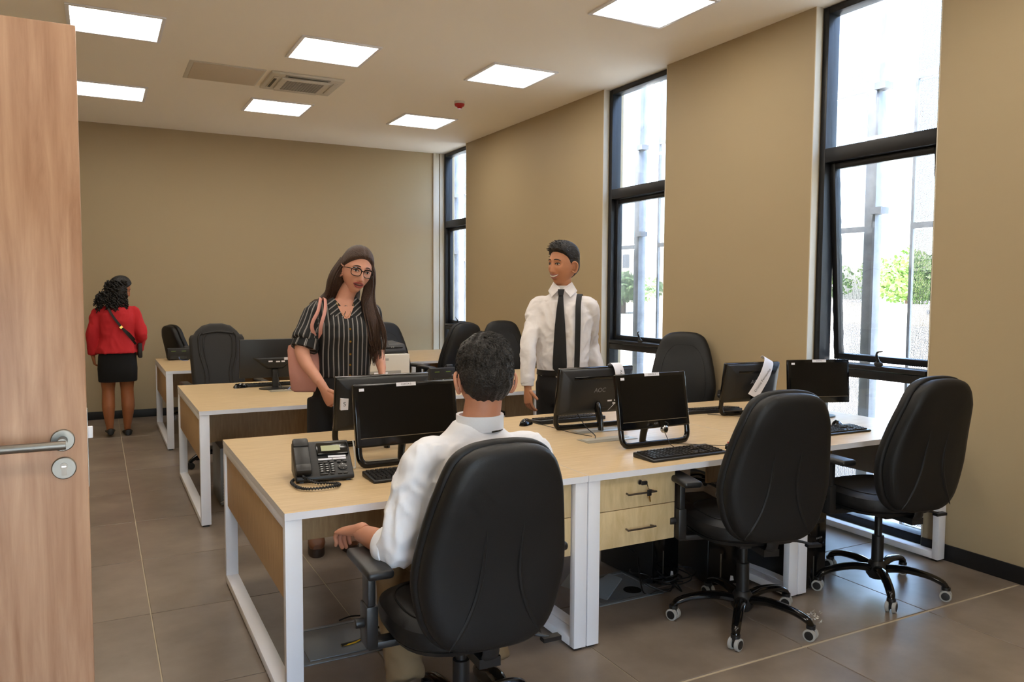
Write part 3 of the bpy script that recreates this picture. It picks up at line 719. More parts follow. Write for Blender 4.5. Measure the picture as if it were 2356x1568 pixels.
# stickers and notes on the backs
s = G().box(.165, .215, .014, .048, .20, .255).build('note_sticker', M_paper, h2)
text('lettering', 'S', .03, M_ink, s, (.198, .0485, .228), (PI/2, 0, PI), .0001)
text('chalk_number', '98', .026, M_mark, h3, (-.115, .0515, .235), (PI/2, 0, PI), .0002, shear=.2)
for q in ((-.12, .165), (-.075, .165), (-.11, .15)):
    G().box(q[0]-.014, q[0]+.014, .05, .0515, q[1]-.004, q[1]+.004).build('label_sticker', M_paper, h3)

def paper_strip(name, label, pts, w, parent_words=None, up=(0, 0, 1)):
    """thin paper strip sweeping along pts; w is the half-width vector"""
    g = G(); Q = catmull(pts, 6); wv = Vector(w); n_ = Vector((0, 0, 0))
    V = []; T = []
    R = []
    for i, p in enumerate(Q):
        t = (Q[min(i+1, len(Q)-1)]-Q[max(i-1, 0)]).normalized(); nn = t.cross(wv).normalized()*.0006
        R.append([p-wv-nn, p+wv-nn, p+wv+nn, p-wv+nn])
    g.rings(R)
    return tag(g.build(name, M_paper), label, 'paper')
def on(h, x, y, z):
    """point of a monitor's housing in world space"""
    bpy.context.view_layer.update(); return h.matrix_world @ Vector((x, y, z))
ps = paper_strip('paper_strip', 'white paper strip with handwriting hanging over the top of the monitor with the logo', [on(h3, -.115, -.02, .345), on(h3, -.115, 0, .362), on(h3, -.117, .03, .355), on(h3, -.120, .054, .32), on(h3, -.122, .062, .275)], (.030, .0, .0))
q_ = on(h3, -.1195, .0665, .312)
text('handwriting', 'Aere', .026, M_ink, ps, q_, (PI/2+.2, -PI/2, 0), .0002, shear=.3)
paper_strip('paper_ribbon', 'narrow printed paper ribbon hanging diagonally from the monitor with the logo', [on(h3, -.165, .052, .24), on(h3, -.13, .066, .19), on(h3, -.085, .072, .145), on(h3, -.06, .075, .125)], (.007, .0, .005))
ps = paper_strip('paper_name_strip', 'curling white name strip draped over the right monitor\'s back', [on(h5, -.115, -.03, .335), on(h5, -.105, .0, .352), on(h5, -.09, .04, .34), on(h5, -.045, .075, .27), on(h5, .005, .088, .195), on(h5, .04, .092, .145)], (.036, .0, -.017))
a, b = on(h5, .02, .0925, .19), on(h5, -.06, .078, .29)
dv = (b-a).normalized()
tx = text('lettering', 'Cristina Fernandez', .0225, M_ink, ps, (0, 0, 0), (0, 0, 0), .0002)
xax = dv; zax = Vector((-.1, -.1, 0)); zax = (on(h5, 0, 1, 0)-on(h5, 0, 0, 0)); zax = (zax-xax*zax.dot(xax)).normalized(); yax = zax.cross(xax)
mm = Matrix.Identity(4)
for i in range(3): mm[i][0], mm[i][1], mm[i][2] = xax[i], yax[i], zax[i]
mm.translation = (a+b)/2+zax*.004
tx.matrix_world = mm

# webcam
t = thing('webcam', 'small round webcam hanging below the middle monitor', 'webcam', (2.40, 2.985, ZT+.088))
G().lathe([(0, 0), (.017, 0), (.019, .006), (.019, .016), (.015, .020), (0, .02)], 20, M=RX(PI/2)).build('ring', M_chrome, t)
G().lathe([(0, 0), (.013, 0), (.010, .004), (0, .005)], 20, M=TR(0, -.019, 0) @ RX(PI/2)).build('lens', M_gloss, t)
G().tube([(.01, .005, 0), (.035, .02, -.005), (.045, .02, .02), (.03, .025, .03)], .0028, 6, 4).build('clip', M_cable, t)

# ---------------------------------------------------------------- keyboards and mice
def keyboard(loc, rz, label):
    t = thing('keyboard', label, 'keyboard', loc, rz, 'black keyboards'); W, D = .44, .145
    G().prism([(-W/2, -D/2, 0), (-W/2, D/2, 0), (-W/2, D/2, .022), (-W/2, -D/2, .010)], (W, 0, 0)).build('base', M_plastic, t, bevel=.004)
    g = G()
    sl = math.atan2(.012, D)
    def key(x, y, w_, d_):
        z = .0105+(y+D/2)*.012/D
        g.add([(x, y, z), (x+w_, y, z), (x+w_, y+d_, z+d_*.08), (x, y+d_, z+d_*.08), (x+.002, y+.002, z+.007), (x+w_-.002, y+.002, z+.007), (x+w_-.002, y+d_-.002, z+.0075), (x+.002, y+d_-.002, z+.0075)],
              [(4, 5, 6, 7), (0, 1, 5, 4), (1, 2, 6, 5), (2, 3, 7, 6), (3, 0, 4, 7)])
    for r in range(6):
        y = -.06+r*.0195+(.004 if r == 5 else 0)
        if r == 0:
            for x, w_ in ((-.21, .024), (-.184, .018), (-.164, .022), (-.14, .105), (-.033, .022), (-.009, .018), (.011, .018), (.031, .022)): key(x, y, w_, .017)
        else:
            for i in range(14): key(-.21+i*.0188, y, .0168, .0168)
        for i in range(3):
            if r in (4, 5, 3) or (r == 0) or (r == 1 and i == 1): key(.062+i*.0188, y, .0168, .0168)
        if r < 5:
            for i in range(4): key(.128+i*.0188, y, .0168, .0168)
    k_ = g.build('keys', M_btn, t, smooth=False); k_['kind'] = 'stuff'
    return t
k1 = keyboard((1.15, 2.985, ZT), .03, 'black keyboard in front of the seated man')
dup(k1, (2.355, 2.80, ZT), .03, 'black keyboard in front of the webcam monitor')
dup(k1, (3.47, 2.90, ZT), -.02, 'black keyboard on the desk by the nearest window, mouse behind it')
dup(k1, (2.40, 3.86, ZT), PI, 'black keyboard seen through the foot of the monitor with the logo')
dup(k1, (3.36, 3.76, ZT), PI-.1, 'black keyboard behind the monitor with the hanging name strip')
dup(k1, (1.16, 6.30, ZT), PI, 'black keyboard behind the wide monitor on the left desk')
def mouse(loc, rz, label, red=False):
    t = thing('mouse', label, 'mouse', loc, rz, 'black computer mice')
    g = G(); R = []
    for i in range(9):
        u = i/8; y = -.055+.11*u; wv = .030*math.sin(PI*(.12+.8*u))**.5; hv = .036*math.sin(PI*(.1+.78*u))**.7
        R.append([(wv*math.cos(a), y, max(0, hv*math.sin(a))) for a in [PI*j/10 for j in range(11)]]+[(-wv*.9, y, 0.0), (wv*.9, y, 0.0)])
    g.rings(R).build('shell', M_gloss, t, ang=60)
    G().tube([(0, .03, .030), (0, .045, .026)], .005, 8, 1).build('wheel', M_red if red else M_plastic, t)
    return t
mo = mouse((2.11, 3.83, ZT), 2.2, 'black mouse beside the monitor with the logo, near the seated man\'s head')
mouse((2.69, 2.79, ZT), .75, 'black mouse with a red wheel at the right of the webcam monitor\'s keyboard', True)
dup(mo, (3.64, 3.005, ZT), -.6, 'black mouse behind the keyboard by the nearest window')
dup(mo, (.955, 6.23, ZT), 1.9, 'black mouse on the left desk of the middle row')
dup(mo, (2.94, 5.55, ZT), 2.5, 'black mouse on the middle row behind the seated man\'s head')

# ---------------------------------------------------------------- telephones
def phone(loc, rz, label, detail=True):
    t = thing('desk_telephone', label, 'telephone', loc, rz, 'black desk telephones'); sl = .36
    W, D = .225, .195
    G().prism([(-W/2, -D/2, .006), (-W/2, D/2, .006), (-W/2, D/2, .125), (-W/2, D/2-.015, .128), (-W/2, -D/2, .024)], (W, 0, 0)).build('base', M_plastic, t, bevel=.007, seg=3)
    sl = math.atan2(.104, D-.015)
    P = TR(0, -D/2, .0245) @ RX(sl)         # panel frame: y up the slope
    def pl(g, nm, m, bevel=.002, parent=t): o = g.build(nm, m, parent, bevel=bevel); o.matrix_local = P; return o
    pl(G().box(-.02, .105, .118, .188, -.004, .010), 'display_housing', M_gloss, .004)
    pl(G().box(-.002, .073, .134, .166, .009, .0112), 'display', M_lcd, 0)
    hs = pl(G().box(-.112, -.050, .006, .20, .004, .026).box(-.112, -.050, .006, .05, .0, .030).box(-.112, -.050, .15, .20, .0, .032), 'handset', M_plastic, .009)
    if detail:
        pl(G().box(.022, .092, .104, .114, .0, .0025), 'label_strip', M_paper, 0); pl(G().box(-.018, .036, .091, .100, .0, .002), 'key_label', M_paper, .001); pl(G().box(.038, .092, .091, .100, .0, .002), 'key_label', M_paper, .001)
        km = G().box(-.0085, .0085, -.0042, .0042, 0, .0045).mesh('button', M_btn, bevel=.003)
        mk = G().box(-.004, .004, -.0015, .0015, .0045, .0049).mesh('marking', M_mark)
        def btn(x, y, mark=True, s=(1, 1, 1)):
            o = link('button', km, t); o.matrix_local = P @ TR(x, y, 0) @ Matrix.Diagonal((*s, 1))
            if mark: q = link('marking', mk, o)
        for r in range(4):
            for c_ in range(3): btn(-.010+c_*.0215, .062-r*.0125)
        for i in range(3): btn(-.012+i*.0215, .0755, False)
        for i in range(2): btn(.062+i*.0215, .0755, False); btn(.058+i*.0215, .010, False)
        for i in range(4): btn(-.006+i*.027, .086, False, (.7, .7, .8))
        btn(-.004, .010, False, (1.9, 1, 1)); btn(.028, .010, False)
        rg = pl(G().lathe([(0, 0), (.0185, 0), (.0185, .003), (.0165, .004), (.0075, .004), (.007, .0055), (0, .0055)], 28), 'navigation_ring', M_btn, 0)
        rg.matrix_local = P @ TR(.073, .047, 0)
        for a in range(4): G().cbox((.0125*math.cos(a*PI/2), .0125*math.sin(a*PI/2), .0042), (.004, .002, .0006)).build('marking', M_mark, rg)
        # coiled cord
        pts = [Vector(p) for p in ((-.085, -.10, .03), (-.072, -.115, .022), (-.04, -.135, .010), (.005, -.15, .009), (.035, -.168, .009), (.04, -.19, .009), (.01, -.212, .009), (-.04, -.222, .009), (-.085, -.212, .009), (-.112, -.18, .009), (-.122, -.14, .009), (-.128, -.10, .010), (-.118, -.075, .014))]
        Q = catmull(pts, 26); H = []
        for i, p in enumerate(Q):
            tn = (Q[min(i+1, len(Q)-1)]-Q[max(i-1, 0)]).normalized(); n1 = Vector((0, 0, 1)); n1 = (n1-tn*n1.dot(tn)).normalized(); n2 = tn.cross(n1)
            a = i*1.05; H.append(p+(n1*math.cos(a)+n2*math.sin(a))*.0045)
        G().tube(H, .0022, 5, 2).build('coiled_cord', M_cable, t)
        G().tube(Q[::8], .0035, 6, 1).build('cord_core', M_cable, t)
    else:
        G().box(-.08, .085, D/2-.004, D/2+.004, .01, .045).build('rear_socket', M_gloss, t)
        for x in (-.07, .03): G().box(x, x+.042, D/2, D/2+.002, .092, .097).build('light_bar', mat('light_green', rgb(120, 150, 50), .4), t)
        G().tube([(.0, D/2, .035), (-.01, D/2+.03, .01), (-.04, D/2+.07, .004), (-.09, D/2+.09, .004)], .003, 6, 5).build('network_cord', M_wcable if loc[1] < 8 else M_blue, t)
    for x in (-.09, .09): G().box(x-.008, x+.008, -D/2+.01, D/2-.01, 0, .007).build('foot', M_plastic, t)
    return t
phone((.785, 3.115, ZT), -.13, 'black desk telephone with coiled cord on the nearest desk corner')
phone((2.44, 5.93, ZT), PI+.08, 'back of the black desk telephone on the middle row, left of the seated man\'s head', False)
phone((.76, 9.02, ZT), PI-.1, 'back of the black desk telephone on the farthest left desk', False)

# ---------------------------------------------------------------- printer
t = thing('printer', 'white laser printer with black top on the middle row, behind the woman\'s hand', 'printer', (1.985, 6.08, ZT))
G().box(-.205, .205, -.19, .19, .012, .245).build('body', M_offwhite, t, bevel=.010, seg=3)
G().box(-.10, .03, -.192, -.185, .195, .215).build('grip', M_offgrey, t, bevel=.004)
G().box(-.16, .13, -.1925, -.186, .03, .115).build('rear_cover', M_offgrey, t, bevel=.003)
lb = G().box(-.09, .02, -.1945, -.192, .06, .105).build('rating_label', M_paper, t)
for i in range(3): G().cbox((-.07+i*.03, -.1948, .075), (.014, .0006, .012)).build('marking', M_ink, lb)
tb = G().rings([[(x, -.16, z) for x, z in ((-.2, .245), (.19, .245), (.19, .27), (-.2, .27))], [(x, -.12, z) for x, z in ((-.2, .245), (.19, .245), (.19, .32), (-.2, .32))], [(x, .17, z) for x, z in ((-.2, .245), (.19, .245), (.19, .33), (-.2, .33))]]).build('paper_tray', M_plastic, t, bevel=.012, seg=3)
G().box(-.15, .16, -.148, -.135, .288, .295).build('tray_slot', M_gloss, tb)
for x in (.07, .085): G().cbox((x, -.145, .296), (.006, .006, .006)).build('stud', M_mark, tb)
for x in (-.17, .17): G().box(x-.02, x+.02, -.15, .15, 0, .013).build('foot', M_plastic, t)

# ---------------------------------------------------------------- computer towers
def tower(loc, rz, label, W=.175, D=.40, H=.38, back=False):
    t = thing('computer_tower', label, 'computer', loc, rz, 'computer towers under the desks')
    G().box(-W/2, W/2, -D/2, D/2, .008, H).build('case', mat('grey_case', rgb(120, 122, 124), .45, metal=.5) if back else M_plastic, t, bevel=.006)
    if back:
        y = -D/2
        G().box(-.06, .07, y-.004, y, .29, .36).build('power_supply', M_plastic, t); G().lathe([(0, 0), (.035, 0), (.035, .004), (0, .004)], 18, M=TR(.0, y-.003, .325) @ RX(PI/2)).build('fan', M_gloss, t)
        for i in range(6): G().box(-.07, .04, y-.003, y, .05+i*.02, .062+i*.02).build('slot_cover', mat('slot', rgb(165, 166, 168), .4, metal=.6), t)
        for i in range(6): G().cbox((-.05+i*.018, y-.004, .24), (.012, .008, .03)).build('port', [M_plastic, M_blue, M_green][i % 3], t)
        for i in range(4): G().tube([(-.05+i*.025, y, .24), (-.06+i*.03, y-.06, .2), (-.04+i*.03, y-.07, .1), (.0+i*.03, y-.05, .012)], .003, 6, 5).build('cable', M_cable, t)
    else:
        y = -D/2
        G().box(-W/2+.004, W/2-.004, y-.008, y, .012, H-.006).build('front_bezel', M_gloss, t, bevel=.004)
        G().box(-.025, -.018, y-.010, y-.007, .05, .17).build('silver_strip', M_steel, t)
        G().prism([(.03, y-.0085, .03), (.052, y-.0085, .03), (.048, y-.0085, .052), (.034, y-.0085, .056)], (0, -.001, 0)).build('badge', M_mark, t)
        for i in range(4): G().cbox((.0+i*.013, y-.0085, .255), (.008, .001, .008)).build('marking', M_logo, t)
        G().box(-.06, .06, y-.0095, y-.007, .33, .345).build('drive_slot', M_plastic, t)
    for x in (-W/2+.03, W/2-.03): G().box(x-.012, x+.012, -D/2+.03, D/2-.03, 0, .009).build('foot', M_plastic, t)
    return t
tower((2.80, 3.12, 0), -.25, 'black computer tower under the desk, left of the white legs', W=.18)
tower((3.115, 2.90, 0), .12, 'black computer tower standing right of the white desk legs', W=.165, H=.40)
tower((2.50, 3.30, 0), .1, 'black computer tower deep under the desk behind the drawer unit\'s chair', W=.18)
tower((.80, 5.78, 0), .0, 'grey back of a computer tower under the middle row\'s left desk', back=True, H=.40)
sg = G()
rnd = random.Random(5)
for i in range(30):
    a = Vector((rnd.uniform(-1, 1), rnd.uniform(-1, 1), rnd.uniform(0, 1.2)))*.05; sg.prism([a, a+Vector((rnd.uniform(-1, 1), rnd.uniform(-1, 1), rnd.uniform(-1, 1)))*.04, a+Vector((rnd.uniform(-1, 1), rnd.uniform(-1, 1), rnd.uniform(-1, 1)))*.04], (0, 0, .001))
tag(sg.build('plastic_bag', mat('clear_bag', rgb(150, 145, 138), .25), loc=(.77, 5.42, .045), smooth=False), 'crumpled clear plastic bag on the floor below the middle row', 'plastic bag')

# ---------------------------------------------------------------- floor boxes and cables
def floor_box(loc, label, open_=False):
    t = thing('floor_box', label, 'floor box', loc, 0, 'metal floor boxes')
    g = G()
    for bx in ((-.19, .19, -.17, -.145), (-.19, .19, .145, .17), (-.19, -.165, -.145, .145), (.165, .19, -.145, .145)): g.box(*bx, 0, .004)
    g.build('frame', M_boxlid, t, bevel=.001)
    if not open_: G().box(-.16, .10, -.14, .14, 0, .005).build('lid', M_boxlid, t, bevel=.002); G().box(.105, .16, -.14, .14, 0, .003).build('cable_flap', M_boxlid, t)
    else:
        l_ = G().prism([(-.16, -.14, 0), (.12, -.14, 0), (.12, -.06, 0), (.06, -.03, 0), (.06, .03, 0), (.12, .06, 0), (.12, .14, 0), (-.16, .14, 0)], (0, 0, .008)).build('lid', M_boxlid, t, bevel=.001)
        l_.location = (-.14, .02, .012); l_.rotation_euler = (.05, -.62, .25)
        G().box(-.16, .16, -.14, .14, 0, .0025).build('well', M_boxlid, t); G().lathe([(0, 0), (.045, 0), (.045, .0035), (0, .0035)], 20, M=TR(.07, -.07, 0)).build('cable_hole', M_gloss, t)
floor_box((.875, 3.20, 0), 'closed metal floor box with cables under the nearest desk')
floor_box((2.24, 3.16, 0), 'open metal floor box with its lid lifted under the drawer unit', True)
def cable(pts, r, m, label, grp='loose cables', k=8):
    return tag(G().tube(pts, r, 6, k).build('cable', m), label, 'cable', grp)
cable([(1.16, 3.33, .55), (1.16, 3.30, .3), (1.12, 3.26, .06), (1.02, 3.19, .02), (.93, 3.14, .008), (.86, 3.13, .008)], .004, M_yellow, 'yellow cable running into the closed floor box')
cable([(1.19, 3.33, .55), (1.2, 3.28, .25), (1.15, 3.24, .05), (1.03, 3.20, .02), (.95, 3.15, .008), (.86, 3.13, .010)], .006, M_cable, 'black cable running into the closed floor box')
cable([(1.17, 3.36, .5), (1.15, 3.35, .1), (1.08, 3.36, .02), (.98, 3.40, .008), (.92, 3.38, .008)], .0035, M_cable, 'thin black cable ending on the tiles behind the closed floor box')
rnd = random.Random(11)
for i in range(7):
    cx, cy = 2.52+rnd.uniform(-.1, .12), 3.08+rnd.uniform(-.05, .1); P = []
    for k in range(9):
        a = k*1.1+i; P.append((cx+rnd.uniform(.05, .12)*math.cos(a), cy+rnd.uniform(.04, .09)*math.sin(a), .012+.008*k % .05))
    P = [(2.45+rnd.uniform(-.1, .1), 3.32, .42)]+[(2.45+rnd.uniform(-.1, .1), 3.28, .2)]+P
    cable(P, .0035, M_cable, 'tangled black cable on the floor under the drawer unit')
cable([(2.30, 3.62, ZT+.10), (2.29, 3.50, ZT+.03), (2.27, 3.38, ZT+.004), (2.22, 3.30, ZT+.003)], .0025, M_cable, 'thin black cable falling from the logo monitor to the desk outlet')
cable([(2.14, 3.81, ZT+.012), (2.19, 3.70, ZT+.003), (2.20, 3.5, ZT+.003), (2.24, 3.36, ZT+.003)], .0018, M_cable, 'thin mouse cord on the desk beside the logo monitor')
cable([(2.66, 2.83, ZT+.012), (2.60, 2.93, ZT+.003), (2.52, 3.0, ZT+.003), (2.46, 3.06, ZT+.003), (2.40, 3.15, ZT+.003)], .0018, M_cable, 'thin mouse cord below the webcam monitor')
cable([(2.40, 2.97, ZT+.07), (2.41, 2.94, ZT+.02), (2.42, 2.89, ZT+.006), (2.42, 2.87, ZT+.012)], .0018, M_cable, 'thin keyboard cord below the webcam')
cable([(3.56, 3.02, ZT+.012), (3.50, 3.02, ZT+.05), (3.42, 3.0, ZT+.06), (3.38, 2.99, ZT+.012), (3.36, 3.05, ZT+.003)], .0018, M_cable, 'thin looping mouse cord beside the nearest window')
cable([(3.28, 3.66, ZT+.003), (3.40, 3.52, ZT+.003), (3.50, 3.44, ZT+.003), (3.60, 3.40, ZT+.003)], .0018, M_cable, 'thin cord under the monitor with the hanging name strip')
cable([(.965, 3.30, ZT+.10), (.955, 3.24, ZT+.05), (.945, 3.20, ZT+.004), (.93, 3.18, ZT+.01)], .003, M_wcable, 'white cord between the telephone and the seated man\'s monitor')
cable([(1.19, 6.05, ZT+.12), (1.2, 6.0, ZT+.04), (1.22, 5.95, ZT+.003)], .0025, M_cable, 'thin black cord behind the wide monitor\'s stand')
cable([(1.24, 5.93, ZT+.004), (1.30, 5.98, ZT+.03), (1.42, 6.02, ZT+.02), (1.55, 6.05, ZT+.003)], .003, M_blue, 'blue cord leaving the desk outlet behind the wide monitor')
# ---------------------------------------------------------------- people
def skin_mat(name, col):
    m = mat(name, col, .5, spec=.35, bump=.04, bscale=160, var=.06, vscale=12)
    b = m.node_tree.nodes['Principled BSDF']; b.inputs['Subsurface Weight'].default_value = .12; b.inputs['Subsurface Radius'].default_value = (.012, .005, .003)
    return m
M_lip = mat('lips', rgb(150, 66, 62), .4)
M_eye = mat('eye_white', rgb(205, 196, 186), .3)
M_iris = mat('iris', rgb(30, 20, 16), .2)
M_teeth = mat('teeth', rgb(226, 218, 206), .3)

class Head:
    """head in its own frame: +Y face, +Z up, origin between the ears at eye height"""
    def __init__(s, female=False, k=1.0):
        s.f = female; s.k = k
    def base(s, dx, dy, dz):
        lo = sstep(.1, 1.0, -dz); rx = (.075 if s.f else .079)*(1-(.34 if s.f else .27)*lo); RZ = .118
        if dy > 0: y = dy*(.090*(1-.10*lo))+.014*sstep(.25, .95, -dz)
        else: y = dy*.102*(1-.52*sstep(.1, .85, -dz))+.014*sstep(.25, .95, -dz)
        return dx*rx, y-.004, dz*RZ
    def feat(s, x, z):
        ax = abs(x); e = math.exp
        nz = 0
        if -.056 < z < .03:
            t = (.03-z)/.070
            prof = .025*min(1, max(0, t))**1.5 if z > -.040 else .025*max(0, 1-((-.040-z)/.013)**2)
            nz = prof*e(-(x/(.0065+.0065*min(1, max(0, t))**2))**2)
        f = nz-.0095*e(-((ax-.031)/.017)**2-((z-.002)/.012)**2)+.0045*e(-((ax-.028)/.024)**2-((z-.024)/.009)**2)
        f += .005*e(-((ax-.043)/.018)**2-((z+.032)/.02)**2)+.007*e(-(x/.026)**2-((z+.067)/.016)**2)
        f += -.003*e(-(x/.024)**2-((z+.068)/.003)**2)+.008*e(-(x/.021)**2-((z+.104)/.014)**2)-.004*e(-(x/.02)**2-((z+.086)/.007)**2)
        return f
    def S(s, x, z, off=0):
        """face surface point above (x,z)"""
        dz = z/.118; rx = s.base(1, 1e-9, dz)[0]
        dx = max(-.999, min(.999, x/rx)); q = 1-dx*dx-dz*dz; dy = math.sqrt(max(1e-6, q))
        return Vector((x, s.base(dx, dy, dz)[1]+s.feat(x, z)+off, z))
    def pt(s, th, ph, off=0):
        dz = math.sin(ph); c = math.cos(ph); dx, dy = c*math.sin(th), c*math.cos(th)
        x, y, z = s.base(dx, dy, dz)
        if dy > 0: y += s.feat(x, z)*sstep(0, .35, dy)
        return Vector((x+dx*off, y+dy*off, z+dz*off))
    def grid(s, fn, n=96, k=64):
        R = [[fn(2*PI*j/n, -PI/2+PI*(i+.02)/(k+.04)) for j in range(n)] for i in range(k+1)]
        return R
    def skin(s, g, M):
        g.rings(s.grid(lambda t, p: s.pt(t, p), 110, 84), 0, True, M)
        for sg in (-1, 1):
            A = M @ TR(sg*(.0735 if s.f else .0795), -.010, -.012) @ RZ(sg*(.35 if s.f else .6)) @ RY(sg*.12)
            g.ell((0, 0, 0), (.006, .017, .028), 0, 14, 10, A)
            lp = [(sg*.007, .012, -.022), (sg*.007, -.006, -.030), (sg*.009, -.018, -.008), (sg*.010, -.016, .018), (sg*.009, -.002, .030), (sg*.007, .012, .024), (sg*.004, .015, .008)]
            g.tube(lp, [.005, .0055, .005, .005, .005, .0045, .003], 8, 4, 0, A, True)
            g.tube([(sg*.006, .008, -.012), (sg*.008, -.006, -.006), (sg*.008, -.006, .012)], .003, 6, 3, 0, A, True)
    def face(s, body, M, skin, brow, smile=0, open_=0, lash=True, lip=None):
        def put(g, nm, m): return g.build(nm, m, body)
        L = lip or M_lip
        for sg in (-1, 1):
            c = s.S(sg*.031, .001)
            A = M @ TR(c.x, c.y+.0015, c.z)
            ey = put(G().ell((0, 0, 0), (.0135, .005, .0062), 0, 16, 10, A @ RZ(-sg*.25)), 'eye', M_eye)
            put(G().ell((0, .0032, 0), (.0062, .0030, .0060), 0, 14, 8, A), 'iris', M_iris)
            lid = [s.S(sg*(.031+u*.0150), .001+.0066*(1-u*u), .0048-.002*u*u) for u in (-1, -.6, -.2, .2, .6, 1)]
            put(G().tube(lid, [.0012, .0022, .0026, .0026, .0022, .0014], 6, 3, 0, M), 'eyelid', brow if lash else skin)
            lid = [s.S(sg*(.031+u*.0150), .001-.0058*(1-u*u), .0040-.002*u*u) for u in (-1, -.5, 0, .5, 1)]
            put(G().tube(lid, .0016, 6, 3, 0, M), 'eyelid', skin)
            bw = [s.S(sg*(.013+.037*u), .0215+.008*math.sin(PI*min(1, .15+u*.75))-.004*u, .0015) for u in (0, .25, .5, .75, 1)]
            put(G().tube(bw, [.0022, .0032, .0030, .0024, .001], 6, 4, 0, M, flat=(1, .7)), 'eyebrow', brow)
        w = .024+.008*smile; up = .011*smile; op = .006*open_+.004*smile
        def lipline(dz, off, r): return [s.S(u*w, -.067+dz*(1-u*u)+up*u*u, off) for u in (-1, -.7, -.35, 0, .35, .7, 1)], [r*.35, r*.8, r, r*.9, r, r*.8, r*.35]
        P, r = lipline(.0035+op, .001, .0042); put(G().tube(P, r, 8, 4, 0, M), 'lip', L)
        P, r = lipline(-.006-op, .000, .0052); put(G().tube(P, r, 8, 4, 0, M), 'lip', L)
        if smile > .5 or open_ > .3:
            P, r = lipline(-.001, .0005, .0046*(.8+op*50)); put(G().tube(P, r, 8, 4, 0, M), 'teeth' if smile > .5 else 'open_mouth', M_teeth if smile > .5 else mat('mouth_inside', rgb(84, 30, 30), .5))
        for sg in (-1, 1):
            c = s.S(sg*.0062, -.0465, -.001); put(G().ell((0, 0, 0), (.003, .0025, .0018), 0, 8, 6, M @ TR(*c)), 'nostril', L)
    def cap(s, fn, thick, inset=-.010, n=96, k=70):
        """hair volume: rises from the scalp where fn(dir) > 0"""
        def P(t, p):
            dz = math.sin(p); c = math.cos(p); d = (c*math.sin(t), c*math.cos(t), dz)
            v = fn(*d); th = thick(*d) if callable(thick) else thick
            return s.pt(t, p, inset+(th-inset)*sstep(-.05, .12, v))
        return s.grid(P, n, k)

def fingers(g, W, D, N, S, curl=.35, spread=.0, sc=1.0, thumb=.5, m=0):
    """hand: W wrist, D along the palm, N out of the palm, S towards the thumb"""
    W, D, N, S = Vector(W), Vector(D).normalized(), Vector(N), Vector(S)
    N = (N-D*N.dot(D)).normalized(); S = (S-D*S.dot(D)); S = (S-N*S.dot(N)).normalized()
    R = []
    for d, a, b in ((-.06, .018, .018), (-.032, .027, .0265), (-.005, .0275, .022), (.03, .036, .017), (.06, .041, .014), (.085, .040, .012), (.095, .036, .009)):
        R.append([W+D*d*sc+(S*math.cos(q)*a+N*math.sin(q)*b)*sc for q in [2*PI*j/14 for j in range(14)]])
    g.rings(R, m)
    for i, (o, l, r) in enumerate(((.029, .072, .0088), (.010, .080, .0092), (-.010, .074, .0088), (-.028, .058, .0078))):
        p = W+(D*.086+S*o)*sc; d = (D+S*(o*spread*20)).normalized(); P = [p-d*.012*sc]; c = curl*(1+.12*i)
        for seg, bend in ((.44, .9), (.31, 1.2), (.25, .9)):
            d = (Matrix.Rotation(c*bend, 3, d.cross(N)) @ d).normalized() if False else (d*math.cos(c*bend)+(N-d*N.dot(d)).normalized()*math.sin(c*bend)).normalized()
            P.append(p.copy()); p = p+d*l*seg*sc
        P.append(p); P = [P[0]]+P[1:]
        g.tube(P, [r*sc*q for q in (1, 1, .97, .9, .78)], 10, 3, m, None, True)
    p = W+(D*.022+S*.028)*sc; d = (D*.7+S*(1-thumb)+N*.45*thumb+S*.2).normalized(); P = [W+(D*.012+S*.012)*sc, p]
    for l, bend in ((.036, .25), (.028, .35)):
        p = p+d*l*sc; P.append(p.copy()); d = (d*math.cos(bend)+(D*.6+N*.8*thumb)*math.sin(bend)).normalized()
    g.tube(P, [.013*sc, .0125*sc, .0105*sc, .0085*sc], 10, 3, m, None, True)

def short_hair(dx, dy, dz):
    v = 1.4*(table([(-1, -2), (-.72, -1.1), (-.60, -.62), (-.30, -.12), (-.18, .20), (.10, .28), (.35, .42), (.5, .60), (.60, .80), (.66, 1.2), (1, 2)], dz)-dy)
    return v-1.0*sstep(.84, .95, abs(dx))*sstep(-.26, -.16, dy)*sstep(.20, .08, dy)*sstep(.10, -.05, dz)
def long_hair(dx, dy, dz):
    return -.22*math.exp(-((dx+.05)/.22)**2)*sstep(.3, .5, dz)+1.4*(table([(-1, -.5), (-.4, -.2), (-.1, -.02), (.1, .12), (.25, .42), (.45, .70), (.56, .84), (.62, 1.2), (1, 2)], dz)-dy)
class Fr:
    """local frame of a standing figure: r to its right, f forward, u up"""
    def __init__(s, F, o=(0, 0, 0)):
        s.F = Vector((F[0], F[1], 0)).normalized(); s.R = Vector((s.F.y, -s.F.x, 0)); s.o = Vector(o)
    def __call__(s, r, f, u): return s.o+s.R*r+s.F*f+Vector((0, 0, u))
    def M(s):
        m = Matrix.Identity(4)
        for i in range(3): m[i][0], m[i][1], m[i][2] = s.R[i], s.F[i], (0, 0, 1)[i]
        m.translation = s.o; return m
def torso(g, fr, rows, n=30, power=2.3, m=0):
    """rows (u, rx, ry, r0, f0)"""
    g.loft([(q[3] if len(q) > 3 else 0, q[4] if len(q) > 4 else 0, q[0], q[1], q[2]) for q in rows], n, m, fr.M(), power)
def head_matrix(c, F, pitch=0, roll=0):
    f = Fr(F, c); return f.M() @ RX(-pitch) @ RY(roll)
